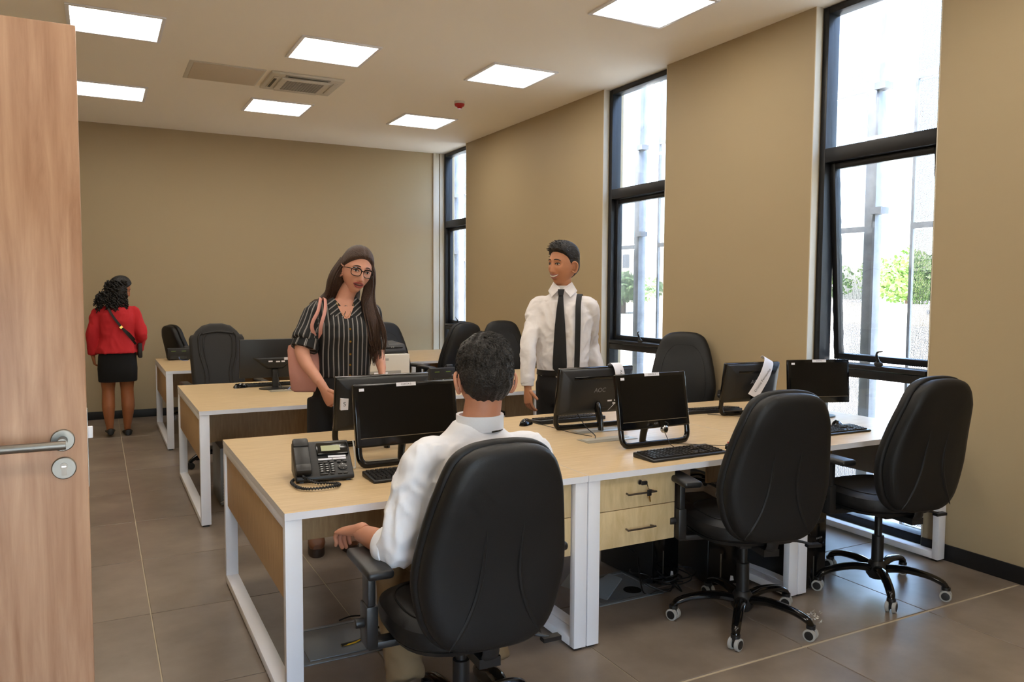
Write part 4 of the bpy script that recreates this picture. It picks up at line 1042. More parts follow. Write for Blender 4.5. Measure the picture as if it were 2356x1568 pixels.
def shoe(g, fr, r, f, L=.27, W=.048, h=.075, turn=0, z0=0):
    M = fr.M() @ TR(r, f, z0) @ RZ(turn)
    R = []
    for u, w_, hh in ((-.075, .018, .05), (-.07, .030, h), (-.03, .035, h*1.1), (.03, .038, h*.98), (.08, .046, h*.72), (.13, .048, h*.58), (.165, .040, h*.45), (.185, .02, h*.3)):
        k = L/.26; R.append([(w_*math.cos(a), u*k, max(0, .5*hh+.5*hh*math.sin(a)*1.15)) for a in [2*PI*j/14 for j in range(14)]])
    g.rings(R, 0, True, M)

# ---- standing man -------------------------------------------------
def standing_man():
    p = thing('person', 'smiling young man in white shirt with black tie and one black brace, standing', 'person', (2.77, 4.52, 0))
    SK = skin_mat('skin_tan', rgb(182, 124, 90)); M_shirt = mat('white_cotton', rgb(226, 220, 218), .8, bump=.55, bscale=9, bstretch=(1, 1, 1.6)); M_trs = mat('black_trousers', rgb(24, 23, 24), .8, bump=.2, bscale=14)
    M_hair = mat('black_hair', rgb(22, 18, 16), .55, bump=.5, bscale=120)
    fr = Fr((-.63, -.776)); H = Head()
    hc = fr(.0, .03, 1.648); HM = head_matrix(hc, (-.97, -.24), -.02, -.02) @ Matrix.Scale(1.16, 4)
    # arms
    sr, sl = fr(.175, 0, 1.37), fr(-.175, 0, 1.37)
    er, wr = Vector((-.262, .0, 1.12)), Vector((-.285, -.03, .865))
    el, wl = Vector((.262, .06, 1.12)), Vector((.30, .0, .87))
    b = G()
    torso(b, fr, [(1.2, .15, .10), (1.34, .14, .09), (1.40, .09, .07), (1.47, .058, .058)])
    b.tube([fr(0, 0, 1.40), fr(0, .005, 1.48), hc+Vector((0, 0, -.06))], [.062, .056, .054], 16, 4)
    b.tube([sr, er, wr], [.05, .04, .026], 12, 4); b.tube([sl, el, wl], [.05, .04, .026], 12, 4)
    for s in (-1, 1): b.tube([fr(s*.09, 0, .9), fr(s*.095, .01, .5), fr(s*.10, -.01, .08)], [.075, .05, .035], 12, 4)
    torso(b, fr, [(.85, .14, .10), (1.0, .14, .10), (1.25, .15, .10)])
    g = fused(b, .008, 4)
    H.skin(g, HM)
    fingers(g, wr+Vector((-.004, -.01, -.03)), (-.05, -.18, -1), (.95, .2, 0), (-.2, -.95, 0), .38, thumb=.6)
    fingers(g, wl+Vector((0, 0, -.03)), (.05, -.1, -1), (-.95, 0, 0), (0, -1, 0), .35)
    body = g.build('body', SK, p, ang=70)
    H.face(body, HM, SK, M_hair, smile=1.0, lip=mat('lips_man', rgb(150, 88, 76), .45))
    # hair: short, swept quiff
    hf = short_hair
    def th(dx, dy, dz): return .003+.020*sstep(.15, .8, dz)+.012*sstep(.4, .8, dz)*sstep(.1, .6, dy)+.001*math.sin(40*dx+20*dz)
    hg = G().rings(H.cap(hf, th), 0, True, HM)
    rnd = random.Random(2)
    for i in range(500):
        t, ph = rnd.uniform(0, 2*PI), rnd.uniform(.25, 1.45); c = math.cos(ph); d = (c*math.sin(t), c*math.cos(t), math.sin(ph))
        if hf(*d) < .12: continue
        q = H.pt(t, ph, th(*d)-.004); q2 = H.pt(t, ph, th(*d)+.002)+Vector((.003, .014, .0))
        hg.tube([HM @ q, HM @ q2], [.0022, .0006], 4, 1)
    hg.build('hair', M_hair, body)
    # shirt
    b = G()
    torso(b, fr, [(.90, .165, .122), (1.0, .172, .126), (1.12, .18, .128), (1.26, .196, .135), (1.33, .194, .126), (1.385, .168, .108), (1.43, .118, .09), (1.47, .082, .076), (1.50, .068, .068)])
    for s, e, w_ in ((sr, er, wr), (sl, el, wl)):
        b.tube([fr(.09 if s is sr else -.09, 0, 1.39), s, (s+e)/2, e, (e+w_)/2, w_], [.052, .064, .060, .055, .050, .044], 16, 4)
    sh = wrinkle(fused(b, .008, 4).build('shirt', M_shirt, p, ang=80), .009, 13, .75, 3, lambda c: .15 if c.z > 1.41 else 1)
    for w_, e in ((wr, er), (wl, el)):
        d = (w_-e).normalized(); G().tube([w_-d*.05, w_+d*.012], .041, 18, 1).build('cuff', M_shirt, sh, bevel=.004)
    # collar wings and band
    G().rings([[fr(.066*math.cos(a), .068*math.sin(a)+.004, z+.012*(1-math.sin(a))*.6) for a in [2*PI*j/24 for j in range(24)]] for z in (1.455, 1.485, 1.51)], cap=False).build('collar_band', M_shirt, sh)
    for s in (-1, 1):
        G().prism([fr(s*.008, .082, 1.492), fr(s*.062, .035, 1.535), fr(s*.098, .03, 1.475), fr(s*.062, .105, 1.435)], fr.F*.006).build('collar', M_shirt, sh, bevel=.002)
    # tie
    tg = G().prism([fr(-.022, .096, 1.487), fr(.022, .096, 1.487), fr(.015, .112, 1.445), fr(-.015, .112, 1.445)], fr.F*.016)
    rows = [(1.447, .015, .112), (1.36, .024, .136), (1.25, .034, .143), (1.12, .042, .142), (1.0, .047, .140), (.965, .046, .138), (.92, .004, .137)]
    tg.rings([[fr(-w_, f_, u), fr(w_, f_, u), fr(w_, f_+.008, u), fr(-w_, f_+.008, u)] for u, w_, f_ in rows])
    tg.build('tie', mat('black_tie', rgb(13, 13, 15), .7), p, bevel=.002)
    # brace over his left shoulder
    bp = [(-.10, -.135, 1.10), (-.10, -.12, 1.36), (-.108, -.06, 1.437), (-.112, .03, 1.447), (-.114, .108, 1.375), (-.116, .130, 1.28), (-.114, .130, 1.12), (-.110, .128, .93)]
    P = catmull([fr(*q) for q in bp], 5); R = []
    for i, q in enumerate(P):
        t = (P[min(i+1, len(P)-1)]-P[max(i-1, 0)]).normalized(); n_ = fr.R.cross(t).normalized(); R.append([q-fr.R*.018, q+fr.R*.018, q+fr.R*.018+n_*.004, q-fr.R*.018+n_*.004])
    G().rings(R).build('brace', mat('black_elastic', rgb(20, 20, 21), .7), p)
    # trousers, belt, shoes
    b = G(); torso(b, fr, [(.72, .15, .11), (.82, .175, .13), (.90, .172, .126), (.945, .166, .124)])
    for s in (-1, 1): b.tube([fr(s*.088, 0, .86), fr(s*.095, .01, .5), fr(s*.10, -.01, .06)], [.096, .076, .062], 16, 4)
    fused(b, .012, 4).build('trousers', M_trs, p, ang=80)
    bt = G(); bt.loft([(0, 0, .915, .176, .134), (0, 0, .95, .174, .132)], 32, 0, fr.M(), 2.3); bo = bt.build('belt', mat('black_belt', rgb(14, 14, 15), .35), p)
    G().box(-.018, .018, .130, .140, .913, .951, 0, fr.M()).build('buckle', M_nickel, bo, bevel=.003)
    for s in (-1, 1):
        q = G(); shoe(q, fr, s*.10, .0); q.build('shoe', M_gloss, p)
standing_man()

# ---- woman with the striped blouse ----------------------------------
def stripe_mat():
    m = bpy.data.materials.new('striped_blouse'); m.use_nodes = True; n = m.node_tree.nodes; L = m.node_tree.links; b = n['Principled BSDF']
    at = n.new('ShaderNodeAttribute'); at.attribute_name = 'stripe'; at.attribute_type = 'GEOMETRY'
    fr_ = n.new('ShaderNodeMath'); fr_.operation = 'FRACT'; L.new(at.outputs['Fac'], fr_.inputs[0])
    cr = n.new('ShaderNodeValToRGB'); cr.color_ramp.interpolation = 'CONSTANT'; e = cr.color_ramp.elements
    e[0].position = 0; e[0].color = (*rgb(20, 20, 22), 1); e[1].position = .70; e[1].color = (*rgb(168, 164, 160), 1)
    k = e.new(.80); k.color = (*rgb(20, 20, 22), 1); k = e.new(.86); k.color = (*rgb(150, 146, 142), 1); k = e.new(.92); k.color = (*rgb(20, 20, 22), 1)
    L.new(fr_.outputs[0], cr.inputs[0]); L.new(cr.outputs[0], b.inputs['Base Color']); b.inputs['Roughness'].default_value = .8
    return m
def set_stripe(o, fn):
    a = o.data.attributes.new('stripe', 'FLOAT', 'POINT')
    a.data.foreach_set('value', [fn(v.co) for v in o.data.vertices])

def striped_woman():
    p = thing('person', 'woman with long brown hair and glasses in a black striped blouse, talking', 'person', (1.24, 4.42, 0))
    SK = skin_mat('skin_light', rgb(206, 150, 126)); M_hair = mat('brown_hair', rgb(66, 44, 31), .5, bump=.8, bscale=60, bstretch=(5, 5, .35), var=.35, vscale=50, vstretch=(4, 4, .3))
    M_str = stripe_mat(); M_trs = mat('black_jeans', rgb(17, 17, 19), .8)
    M_bag = mat('pink_leather', rgb(206, 146, 132), .6, bump=.08, bscale=200)
    fr = Fr((-.10, -.995)); H = Head(True)
    hc = fr(-.070, .05, 1.582); HM = head_matrix(hc, (.06, -1), .10, -.20) @ Matrix.Scale(1.08, 4)
    sr, sl = fr(.158, .0, 1.345), fr(-.158, .0, 1.345)
    er, wr = Vector((-.245, -.05, 1.135)), Vector((-.178, -.20, .965))
    el, wl = Vector((.215, .03, 1.13)), Vector((.185, -.13, 1.03))
    b = G()
    torso(b, fr, [(.88, .13, .09), (1.02, .125, .09), (1.25, .14, .10), (1.34, .145, .09), (1.395, .10, .07), (1.42, .055, .055)])
    b.tube([fr(0, 0, 1.34), fr(-.01, .008, 1.43), fr(-.06, .035, 1.53)], [.056, .049, .047], 16, 4)
    b.tube([sr, er, wr], [.048, .042, .026], 14, 5); b.tube([sl, el, wl], [.045, .039, .026], 14, 5)
    for s in (-1, 1): b.tube([fr(s*.085, 0, .86), fr(s*.085, .01, .48), fr(s*.085, -.01, .1)], [.08, .05, .035], 12, 4)
    g = fused(b, .0075, 4); H.skin(g, HM)
    fingers(g, wr+Vector((.012, -.014, -.025)), (.40, -.25, -.85), (.65, .60, .2), (.3, -.85, .3), .75, sc=.95, thumb=.75)
    fingers(g, wl+Vector((-.004, -.015, -.022)), (-.1, -.35, -.93), (-.9, .1, .0), (-.2, -.9, .3), .5, sc=.92, thumb=.7)
    body = g.build('body', SK, p, ang=70)
    H.face(body, HM, SK, mat('dark_brow', rgb(40, 26, 20), .6), smile=.42, open_=.8)
    # glasses
    gl = G()
    for s in (-1, 1):
        lp = []
        for i in range(25):
            a = 2*PI*i/24; c, q = math.cos(a), math.sin(a)
            x = s*.0325+.0265*math.copysign(abs(c)**.75, c); z = -.004+.0205*math.copysign(abs(q)**.75, q); pp = H.S(s*.031, .0); lp.append(Vector((x, pp.y+.022-abs(x)*.16, z)))
        gl.tube(lp, [.0022+.0012*max(0, math.sin(2*PI*i/24)) for i in range(25)], 6, 1, 0, HM)
        yy = H.S(.031, 0).y+.022-.06*.16
        gl.tube([(s*.059, yy, .008), (s*.073, yy-.03, .008), (s*.080, -.01, .004)], .002, 6, 4, 0, HM)
    yy = H.S(.031, 0).y+.021
    gl.tube([(-.007, yy, .002), (0, yy+.001, .005), (.007, yy, .002)], .0024, 6, 3, 0, HM)
    go = gl.build('glasses', M_gloss, p)
    # hair
    hf = long_hair
    hb = G().rings(H.cap(hf, lambda dx, dy, dz: .013+.008*sstep(.2, .9, dz)-.016*math.exp(-((dx+.05)/.045)**2)*sstep(.35, .6, dz)*sstep(-.2, .3, dy)), 0, True, HM)
    # masses falling left and right
    I = lambda x, y, z: HM @ Vector((x, y, z))
    hb.tube([I(.055, -.02, .06), I(.082, -.035, -.02), I(.088, -.05, -.08), fr(.05, -.06, 1.44), fr(.10, -.075, 1.38), fr(.12, -.09, 1.28)], [.03, .034, .040, .05, .050, .022], 12, 5, flat=(1, .8))
    hb.tube([I(-.045, .0, .07), I(-.080, .0, .0), I(-.088, .0, -.08), fr(-.130, .055, 1.40), fr(-.150, .09, 1.30), fr(-.165, .095, 1.20), fr(-.172, .09, 1.14)], [.028, .032, .034, .040, .040, .030, .010], 12, 5, flat=(1, .75))
    hb.tube([I(0, -.09, .02), fr(-.05, -.10, 1.45), fr(-.06, -.12, 1.30)], [.06, .07, .05], 12, 5)
    hg = fused(hb, .007, 3)
    rnd = random.Random(9)
    for i in range(110):
        s = rnd.choice((-1, 1)); u = rnd.uniform(-1, 1); v = rnd.uniform(-1, 1)
        if s > 0: P = [I(.06+.02*u, -.03+.03*v, .05), I(.094+.014*u, -.04+.04*v, -.03), I(.10+.014*u, -.05+.04*v, -.09), fr(.06+.035*u, -.055+.04*v, 1.43), fr(.12+.05*u, -.06+.05*v, 1.37+.03*u), fr(.14+.07*u, -.07+.05*v, 1.28+.05*v)]
        else: P = [I(-.05+.02*u, .0+.03*v, .06), I(-.092+.012*u, .0+.035*v, -.02), I(-.10+.015*u, .0+.04*v, -.09), fr(-.135+.04*u, .06+.035*v, 1.38), fr(-.158+.045*u+.01*math.sin(9*v), .10+.035*v, 1.27), fr(-.172+.045*u+.012*math.sin(7*v+2), .10+.035*v, 1.18), fr(-.175+.04*u, .09+.03*v, 1.10+.06*v)]
        hg.tube(P, [.004]*(len(P)-1)+[.0008], 4, 3)
    hg.build('hair', M_hair, body, ang=80)
    # blouse
    b = G()
    torso(b, fr, [(.985, .148, .112), (1.05, .15, .118), (1.14, .158, .128, 0, .008), (1.22, .168, .142, 0, .018), (1.28, .170, .138, 0, .014), (1.33, .162, .11), (1.365, .138, .092, 0, -.004), (1.388, .105, .08, 0, -.012)])
    b.tube([fr(.08, 0, 1.36), sr+Vector((.01, 0, 0)), (sr+er)/2+Vector((-.004, 0, .0)), er+Vector((.012, .01, .055))], [.05, .063, .066, .068], 18, 5)
    b.tube([fr(-.08, 0, 1.36), sl, (sl+el)/2, el+Vector((0, 0, .045))], [.05, .06, .06, .06], 18, 5)
    bl = wrinkle(fused(b, .007, 5).build('blouse', M_str, p, ang=80), .007, 10, .5, 5)
    ax = (er-sr).normalized()
    def sf(v):
        q = v-fr.o; r, f_ = q.dot(fr.R), q.dot(fr.F)
        if r > .150 and (v-sr).length < .36 and v.z < 1.42:
            d = v-sr; d = d-ax*d.dot(ax); return math.atan2(d.dot(fr.F), d.dot(fr.R))*2.2+50
        if r < -.152: d = v-sl; return math.atan2(d.dot(fr.F), -d.dot(fr.R))*2.2+70
        return r/.026+.35*math.sin(v.z*14+r*10)*.25+30
    set_stripe(bl, sf)
    for (s_, e_) in ((sr, er), (sl, el)):
        d = (e_-s_).normalized(); e2 = e_+(Vector((.010, .008, .0)) if s_ is sr else Vector((0, 0, 0)))
        cf = G().tube([e2-d*.075, e2-d*.012], [.072, .075] if s_ is sr else [.064, .065], 22, 1).build('sleeve_cuff', M_str, bl, bevel=.004)
        set_stripe(cf, lambda v: math.atan2((v-s_).dot(fr.F), (v-s_).dot(fr.R)-d.dot(fr.R)*(v-s_).dot(d))*2.4+9)
    for s in (-1, 1):
        c_ = G().prism([fr(s*.012-.01, .105, 1.355), fr(s*.062, .04, 1.435), fr(s*.098, .03, 1.41), fr(s*.085, .10, 1.33), fr(s*.03, .128, 1.29)], fr.F*.006).build('collar', M_str, bl, bevel=.002)
        set_stripe(c_, lambda v: ((v-fr.o).dot(fr.R)*.6+v.z*.8)/.024)
    G().prism([fr(-.045, .095, 1.385), fr(.045, .095, 1.385), fr(0, .132, 1.285)], fr.F*.003).build('neckline', SK, bl)
    nk = [fr(.052, .02, 1.425), fr(.045, .075, 1.40), fr(.015, .118, 1.335), fr(-.01, .122, 1.33), fr(-.05, .07, 1.40), fr(-.055, .02, 1.425)]
    G().tube(nk, .0012, 5, 6).build('necklace', M_gold, p)
    for u in (1.26, 1.19, 1.12, 1.06, 1.0): G().lathe([(0, 0), (.006, 0), (.006, .003), (0, .003)], 10, M=TR(*fr(-.012, .135+.022*math.sin((u-1)*PI/.4), u)) @ RX(PI/2)).build('button', M_gold, bl)
    # trousers and boots
    b = G(); torso(b, fr, [(.74, .15, .115), (.84, .172, .135), (.92, .165, .128), (.99, .145, .108)])
    for s in (-1, 1): b.tube([fr(s*.088+.02, 0, .86), fr(s*.085+.06, .02, .48), fr(s*.085+.075, -.01, .08)], [.098, .066, .048], 16, 4)
    fused(b, .010, 4).build('trousers', M_trs, p, ang=80)
    M_boot = mat('brown_leather', rgb(112, 66, 38), .45)
    for s in (-1, 1):
        q = G(); shoe(q, fr, s*.085+.08, .0, .24, h=.11, turn=-.1*s, z0=.035); bo = q.build('boot', M_boot, p)
        sl_ = G(); R = [[(w_*math.cos(a), u, z) for a in [2*PI*j/16 for j in range(16)]] for u, w_, z in ()]
        G().loft([(0, .05, 0, .046, .13), (0, .05, .045, .044, .128)], 20, 0, fr.M() @ TR(s*.085+.08, .0, 0) @ RZ(-.1*s), 2.6).build('sole', mat('dark_sole', rgb(52, 34, 24), .6), bo)
    # pink tote on her right shoulder
    t = thing('tote_bag', 'pink leather tote bag hanging from the striped woman\'s shoulder', 'bag', (1.24, 4.42, 0))
    bx = fr(.188, -.02, 0)
    Mb = Fr((-.45, -.89), (bx.x, bx.y, 0)).M()
    top, bot = 1.185, .90
    R = []
    for z, wx, wy in ((bot, .085, .03), (bot+.012, .10, .042), (bot+.12, .112, .05), (top-.05, .118, .04), (top, .114, .030)):
        R.append([(wx*math.copysign(abs(math.cos(a))**.5, math.cos(a)), wy*math.copysign(abs(math.sin(a))**.5, math.sin(a)), z-(.025*math.cos(a) if z == top else 0)) for a in [2*PI*j/32 for j in range(32)]])
    G().rings(R, 0, True, Mb).build('bag_body', M_bag, t, ang=60)
    for k_, (f0, f1) in enumerate(((.135, .105), (.115, .085))):
        a0, a1 = Mb @ Vector((-.07, .03, top-.03)), Mb @ Vector((.04-.05*k_, -.03, top-.03))
        P = [a0+Vector((0, 0, -.05)), a0, fr(.145+.045*k_, f0+.005, 1.27), fr(.118+.034*k_, f1+.012, 1.36), fr(.104+.024*k_, .03, 1.425), fr(.115, -.075, 1.39), fr(.16, -.10, 1.28), a1]
        G().tube(P, .0095, 8, 7, flat=(.35, 1.1), up=(0, -1, 0)).build('strap', M_bag, t)
    t2 = thing('bottle', 'green bottle cap poking out of the pink tote bag', 'bottle', tuple((Vector((1.24, 4.42, 0))+(Mb @ Vector((.02, 0, 0))))))
    G().lathe([(0, top-.2), (.03, top-.2), (.03, top-.03), (.014, top), (.014, top+.004), (0, top+.004)], 18).build('flask', M_green, t2); G().lathe([(0, top+.002), (.017, top+.002), (.017, top+.026), (.013, top+.03), (0, top+.03)], 18).build('cap', M_green, t2)
striped_woman()

# ---- woman in the red jacket, seen from behind --------------------------
def red_woman():
    p = thing('person', 'woman in a red jacket and black skirt walking away at the far left', 'person', (.17, 8.78, 0))
    SK = skin_mat('skin_brown', rgb(158, 98, 62)); M_red_ = mat('red_wool', rgb(190, 30, 38), .85, bump=.45, bscale=7); M_hair = mat('curly_black_hair', rgb(20, 16, 15), .6, bump=.7, bscale=70)
    M_sk = mat('black_skirt_cloth', rgb(12, 12, 13), .9)
    fr = Fr((-.02, 1)); H = Head(True)
    hc = fr(.045, .03, 1.47); HM = head_matrix(hc, (.97, .24), .30, .08) @ Matrix.Scale(1.0, 4)
    sl, sr = fr(-.16, 0, 1.235), fr(.16, 0, 1.235)
    el, wl = Vector((-.215, -.01, 1.03)), Vector((-.215, .03, .825)); er, wr = Vector((.222, -.02, 1.03)), Vector((.205, .12, .86))
    b = G(); torso(b, fr, [(.75, .13, .10), (1.0, .12, .09), (1.18, .14, .10), (1.27, .09, .07), (1.33, .05, .05)])
    b.tube([fr(0, 0, 1.25), fr(.01, .01, 1.33), fr(.03, .02, 1.41)], [.055, .05, .048], 14, 4)
    b.tube([sl, el, wl], [.045, .038, .025], 12, 4); b.tube([sr, er, wr], [.045, .038, .025], 12, 4)
    # legs mid-step
    b.tube([fr(-.085, 0, .80), fr(-.088, .02, .46), fr(-.092, -.03, .30), fr(-.085, -.035, .10), fr(-.085, -.01, .07)], [.09, .058, .060, .034, .032], 16, 5)
    b.tube([fr(.085, 0, .80), fr(.08, .02, .46), fr(.085, -.01, .30), fr(.075, .0, .10), fr(.075, .02, .06)], [.09, .06, .062, .034, .032], 16, 5)
    g = fused(b, .008, 4); H.skin(g, HM)
    fingers(g, wl+Vector((0, 0, -.02)), (.15, .1, -1), (1, .2, 0), (0, 1, 0), .7, sc=.9); fingers(g, wr, (-.5, .6, -.6), (-.7, -.5, 0), (0, .6, .7), .5, sc=.9)
    body = g.build('body', SK, p, ang=70); H.face(body, HM, SK, M_hair)
    hf = long_hair
    hb = G().rings(H.cap(hf, .02), 0, True, HM)
    hb.ell(tuple(fr(.01, -.045, 1.455)), (.088, .075, .10)); hb.ell(tuple(fr(-.04, -.05, 1.385)), (.105, .06, .075)); hb.ell(tuple(fr(.03, -.03, 1.385)), (.075, .055, .06))
    hg = fused(hb, .009, 3); rnd = random.Random(4)
    for i in range(330):
        a = rnd.uniform(-1, 1); z0 = rnd.uniform(1.33, 1.56); x0 = (-.03+.125*a) if z0 < 1.45 else (.005+.088*a); y0 = -.115+.05*abs(a)+rnd.uniform(-.01, .02); P = []
        ph = rnd.uniform(0, 6); rr = rnd.uniform(.008, .015); ln = rnd.uniform(.05, .11)
        for k in range(9): P.append(fr(x0*(1+.07*k*.3)+rr*math.cos(ph+k*1.3)-.004*k*.6, y0+rr*math.sin(ph+k*1.3), z0-ln*k/8))
        hg.tube(P, [.006]*7+[.004, .001], 5, 2)
    hg.build('hair', M_hair, body, ang=80)
    b = G(); torso(b, fr, [(.835, .195, .145), (.90, .178, .135), (.98, .158, .12), (1.06, .160, .12), (1.16, .172, .125), (1.22, .178, .118), (1.27, .155, .10), (1.305, .105, .08), (1.335, .065, .062)])
    b.tube([fr(-.08, 0, 1.25), sl, (sl+el)/2, el, (el+wl)/2, wl], [.05, .062, .060, .056, .050, .046], 16, 4); b.tube([fr(.08, 0, 1.25), sr, (sr+er)/2, er, (er+wr)/2, wr], [.05, .062, .060, .056, .050, .046], 16, 4)
    jk = wrinkle(fused(b, .009, 4).build('jacket', M_red_, p, ang=80), .009, 10, .5, 2)
    G().rings([[fr(.062*math.cos(a), .06*math.sin(a), z) for a in [2*PI*j/24 for j in range(24)]] for z in (1.31, 1.345)], cap=False).build('collar', M_red_, jk)
    b = G(); torso(b, fr, [(.55, .172, .12), (.56, .176, .125), (.68, .180, .135), (.80, .172, .130), (.90, .15, .11)]); b.build('skirt', M_sk, p)
    for s, f_, z in ((-1, -.02, .025), (1, .03, 0)):
        q = G(); shoe(q, fr, s*.08, f_, .24, .04, .055, z0=z); q.build('shoe', mat('black_flats', rgb(18, 17, 17), .5), p)
    t = thing('crossbody_bag', 'black cross-body bag strap over the red jacket', 'bag', (.17, 8.78, 0)); M_st = mat('black_strap', rgb(24, 20, 19), .5)
    def strap(pts, wd, nm, par):
        P = catmull([fr(*q) for q in pts], 5); g = G(); R = []
        for i, q in enumerate(P):
            tn = (P[min(i+1, len(P)-1)]-P[max(i-1, 0)]).normalized(); n_ = Vector((0, -1, 0)); w_ = tn.cross(n_).normalized()*wd; R.append([q-w_, q+w_, q+w_+n_*.004, q-w_+n_*.004])
        return g.rings(R).build(nm, M_st, par)
    strap([(-.085, .02, 1.345), (-.08, -.075, 1.315), (-.045, -.125, 1.22), (.04, -.135, 1.09), (.12, -.125, .985), (.165, -.08, .92)], .011, 'strap', t)
    strap([(.04, -.139, 1.09), (.105, -.134, 1.03), (.155, -.10, .965)], .009, 'strap_end', t)
    G().box(-.014, .014, -.006, .002, -.011, .011, 0, TR(*fr(.035, -.141, 1.095)) @ RY(-.7)).build('buckle', M_gold, t)
    G().box(-.02, .02, -.10, .08, .78, .93, 0, TR(*fr(.205, .02, 0))).build('pouch', M_st, t, bevel=.012)
red_woman()

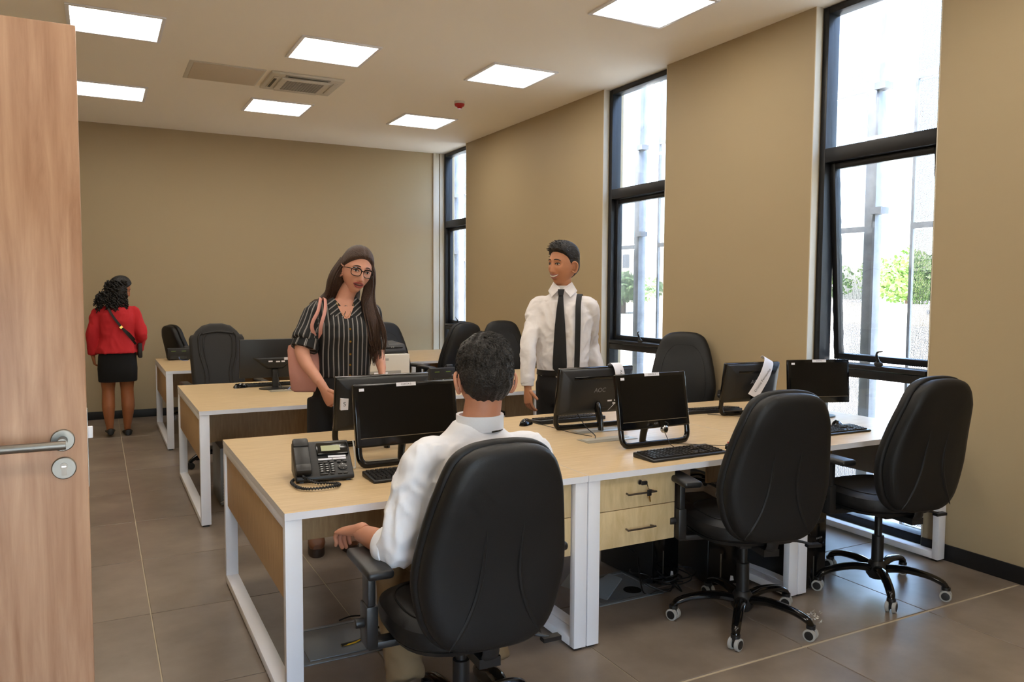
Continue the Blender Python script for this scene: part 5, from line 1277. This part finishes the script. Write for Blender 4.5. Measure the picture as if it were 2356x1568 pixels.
# ---- man seated in the nearest chair --------------------------------
def seated_man():
    p = thing('person', 'man in white shirt and khaki trousers seated with his back to us', 'person', (1.08, 2.30, 0))
    SK = skin_mat('skin_mid', rgb(190, 132, 104)); M_shirt = mat('bright_white_cotton', rgb(236, 236, 240), .8, bump=.5, bscale=8); M_kh = mat('khaki_cloth', rgb(124, 102, 72), .85, bump=.4, bscale=12)
    M_hair = mat('short_black_hair', rgb(24, 19, 16), .5, bump=.8, bscale=150)
    fr = Fr((.03, 1)); H = Head()
    hc = fr(.03, .0, 1.192); HM = head_matrix(hc, (.12, 1), .10, .02) @ Matrix.Scale(1.06, 4)
    sl, sr = fr(-.178, -.02, .945), fr(.188, -.02, .94)
    el, wl = Vector((-.270, -.01, .672)), Vector((-.325, .215, .672)); er, wr = Vector((.275, .10, .71)), Vector((.20, .35, .745))
    b = G(); torso(b, fr, [(.55, .15, .11), (.75, .15, .11), (.90, .15, .10), (.97, .10, .07), (1.05, .058, .058)])
    b.tube([fr(0, -.01, .97), fr(.015, -.01, 1.06), hc+Vector((0, -.005, -.05))], [.068, .062, .060], 16, 4)
    b.tube([sl, (sl+el)/2+Vector((-.012, 0, 0)), el+Vector((-.004, .006, .004)), (el+wl)/2, wl], [.036, .036, .040, .040, .028], 14, 5); b.tube([sr, (sr+er)/2, er, wr], [.036, .036, .040, .028], 14, 5)
    for s in (-1, 1): b.tube([fr(s*.1, 0, .56), fr(s*.13, .36, .53), fr(s*.13, .34, .1)], [.08, .055, .036], 12, 5)
    g = fused(b, .007, 4); H.skin(g, HM)
    fingers(g, wl+Vector((-.004, .012, .004)), (-.22, .93, -.22), (.12, -.2, -1), (.95, .25, 0), .55, thumb=.6)
    fingers(g, wr, (-.2, .95, -.1), (0, 0, -1), (-1, 0, 0), .3)
    body = g.build('body', SK, p, ang=70); H.face(body, HM, SK, M_hair)
    hf = short_hair
    def th(dx, dy, dz): return .003+.006*sstep(-.4, .2, dz)+.014*sstep(.2, .8, dz)+.0025*math.sin(17*dx+3)*math.cos(13*dy+9*dz)
    hg = G().rings(H.cap(hf, th, n=110, k=84), 0, True, HM); rnd = random.Random(6)
    for i in range(4200):
        t, ph = rnd.uniform(0, 2*PI), math.asin(rnd.uniform(-.78, 1)); c = math.cos(ph); d = Vector((c*math.sin(t), c*math.cos(t), math.sin(ph)))
        if hf(*d) < .06: continue
        L_ = .005+.009*sstep(-.5, .5, d.z)+.010*sstep(.5, 1, d.z)
        q = H.pt(t, ph, th(*d)-.006); cw = Vector((d.z*.6+rnd.uniform(-.5, .5), rnd.uniform(-.4, .4)-.2, -.75+.5*d.z)); cw = (cw-d*cw.dot(d)*.8).normalized()
        q2 = q+(d*.42+cw*.9).normalized()*L_
        hg.tube([HM @ q, HM @ ((q+q2)/2+d*.003), HM @ q2], [.0017, .0014, .0003], 3, 1)
    hg.build('hair', M_hair, body, ang=80)
    gl = G()
    for s in (-1, 1): gl.tube([(s*.082, -.02, -.012), (s*.083, .0, .006), (s*.082, .06, .010), (s*.068, .105, .010)], .0024, 6, 4, 0, HM)
    for s in (-1, 1):
        gl.tube([Vector((s*.034+.026*math.cos(2*PI*i/18), .112-abs(s*.034+.026*math.cos(2*PI*i/18))*.12, .0+.019*math.sin(2*PI*i/18))) for i in range(19)], .0016, 6, 1, 0, HM)
    gl.tube([(-.008, .113, .004), (.008, .113, .004)], .0018, 6, 1, 0, HM)
    gl.build('glasses', mat('blue_grey_frame', rgb(70, 80, 105), .3), p)
    # shirt
    b = G(); torso(b, fr, [(.53, .175, .135), (.62, .178, .14), (.76, .188, .138), (.88, .205, .128), (.94, .19, .115), (.985, .15, .098), (1.02, .10, .082), (1.055, .07, .068)])
    b.tube([fr(-.09, -.01, .955), sl, (sl+el)/2+Vector((-.012, 0, 0)), el+Vector((.002, -.012, .014)), el*.80+wl*.20+Vector((0, 0, .004))], [.055, .068, .066, .064, .054], 20, 5)
    b.tube([fr(.09, -.01, .95), sr, (sr+er)/2, er, er*.8+wr*.2], [.055, .068, .066, .064, .058], 20, 5)
    sh = wrinkle(fused(b, .0075, 3).build('shirt', M_shirt, p, ang=80), .011, 13, .7, 8, lambda c: .15 if c.z > 1.0 else 1)
    for e_, w_ in ((el, wl), (er, wr)):
        d = (w_-e_).normalized(); c_ = e_*.80+w_*.20
        G().tube([c_-d*.03, c_-d*.01, c_+d*.008, c_+d*.022], [.064, .067, .064, .060], 22, 2).build('rolled_cuff', M_shirt, sh)
    G().rings([[fr(.078*math.cos(a)+.012, .076*math.sin(a)-.008, z) for a in [2*PI*j/28 for j in range(28)]] for z in (1.028, 1.035, 1.072, 1.078)]+[[fr(.068*math.cos(a)+.012, .066*math.sin(a)-.008, z) for a in [2*PI*j/28 for j in range(28)]] for z in (1.076, 1.04)]).build('collar', M_shirt, sh)
    G().tube([fr(.02, -.088, 1.030), fr(.06, -.066, 1.030), fr(.085, -.03, 1.030)], .003, 6, 4).build('tie_band', M_gloss, sh)
    b = G(); torso(b, fr, [(.512, .17, .14), (.54, .185, .15), (.60, .18, .145), (.66, .172, .138)])
    for s in (-1, 1): b.tube([fr(s*.10, .0, .590), fr(s*.13, .25, .588), fr(s*.14, .38, .55), fr(s*.155, .36, .35), fr(s*.165, .22, .12)], [.085, .080, .075, .066, .066], 18, 5)
    wrinkle(fused(b, .009, 3).build('trousers', M_kh, p, ang=80), .007, 11, 1.2, 1)
    for s in (-1, 1):
        q = G(); shoe(q, fr, s*.17, .20, .29, h=.09, turn=.15*s*-1); q.build('shoe', M_gloss, p)
seated_man()
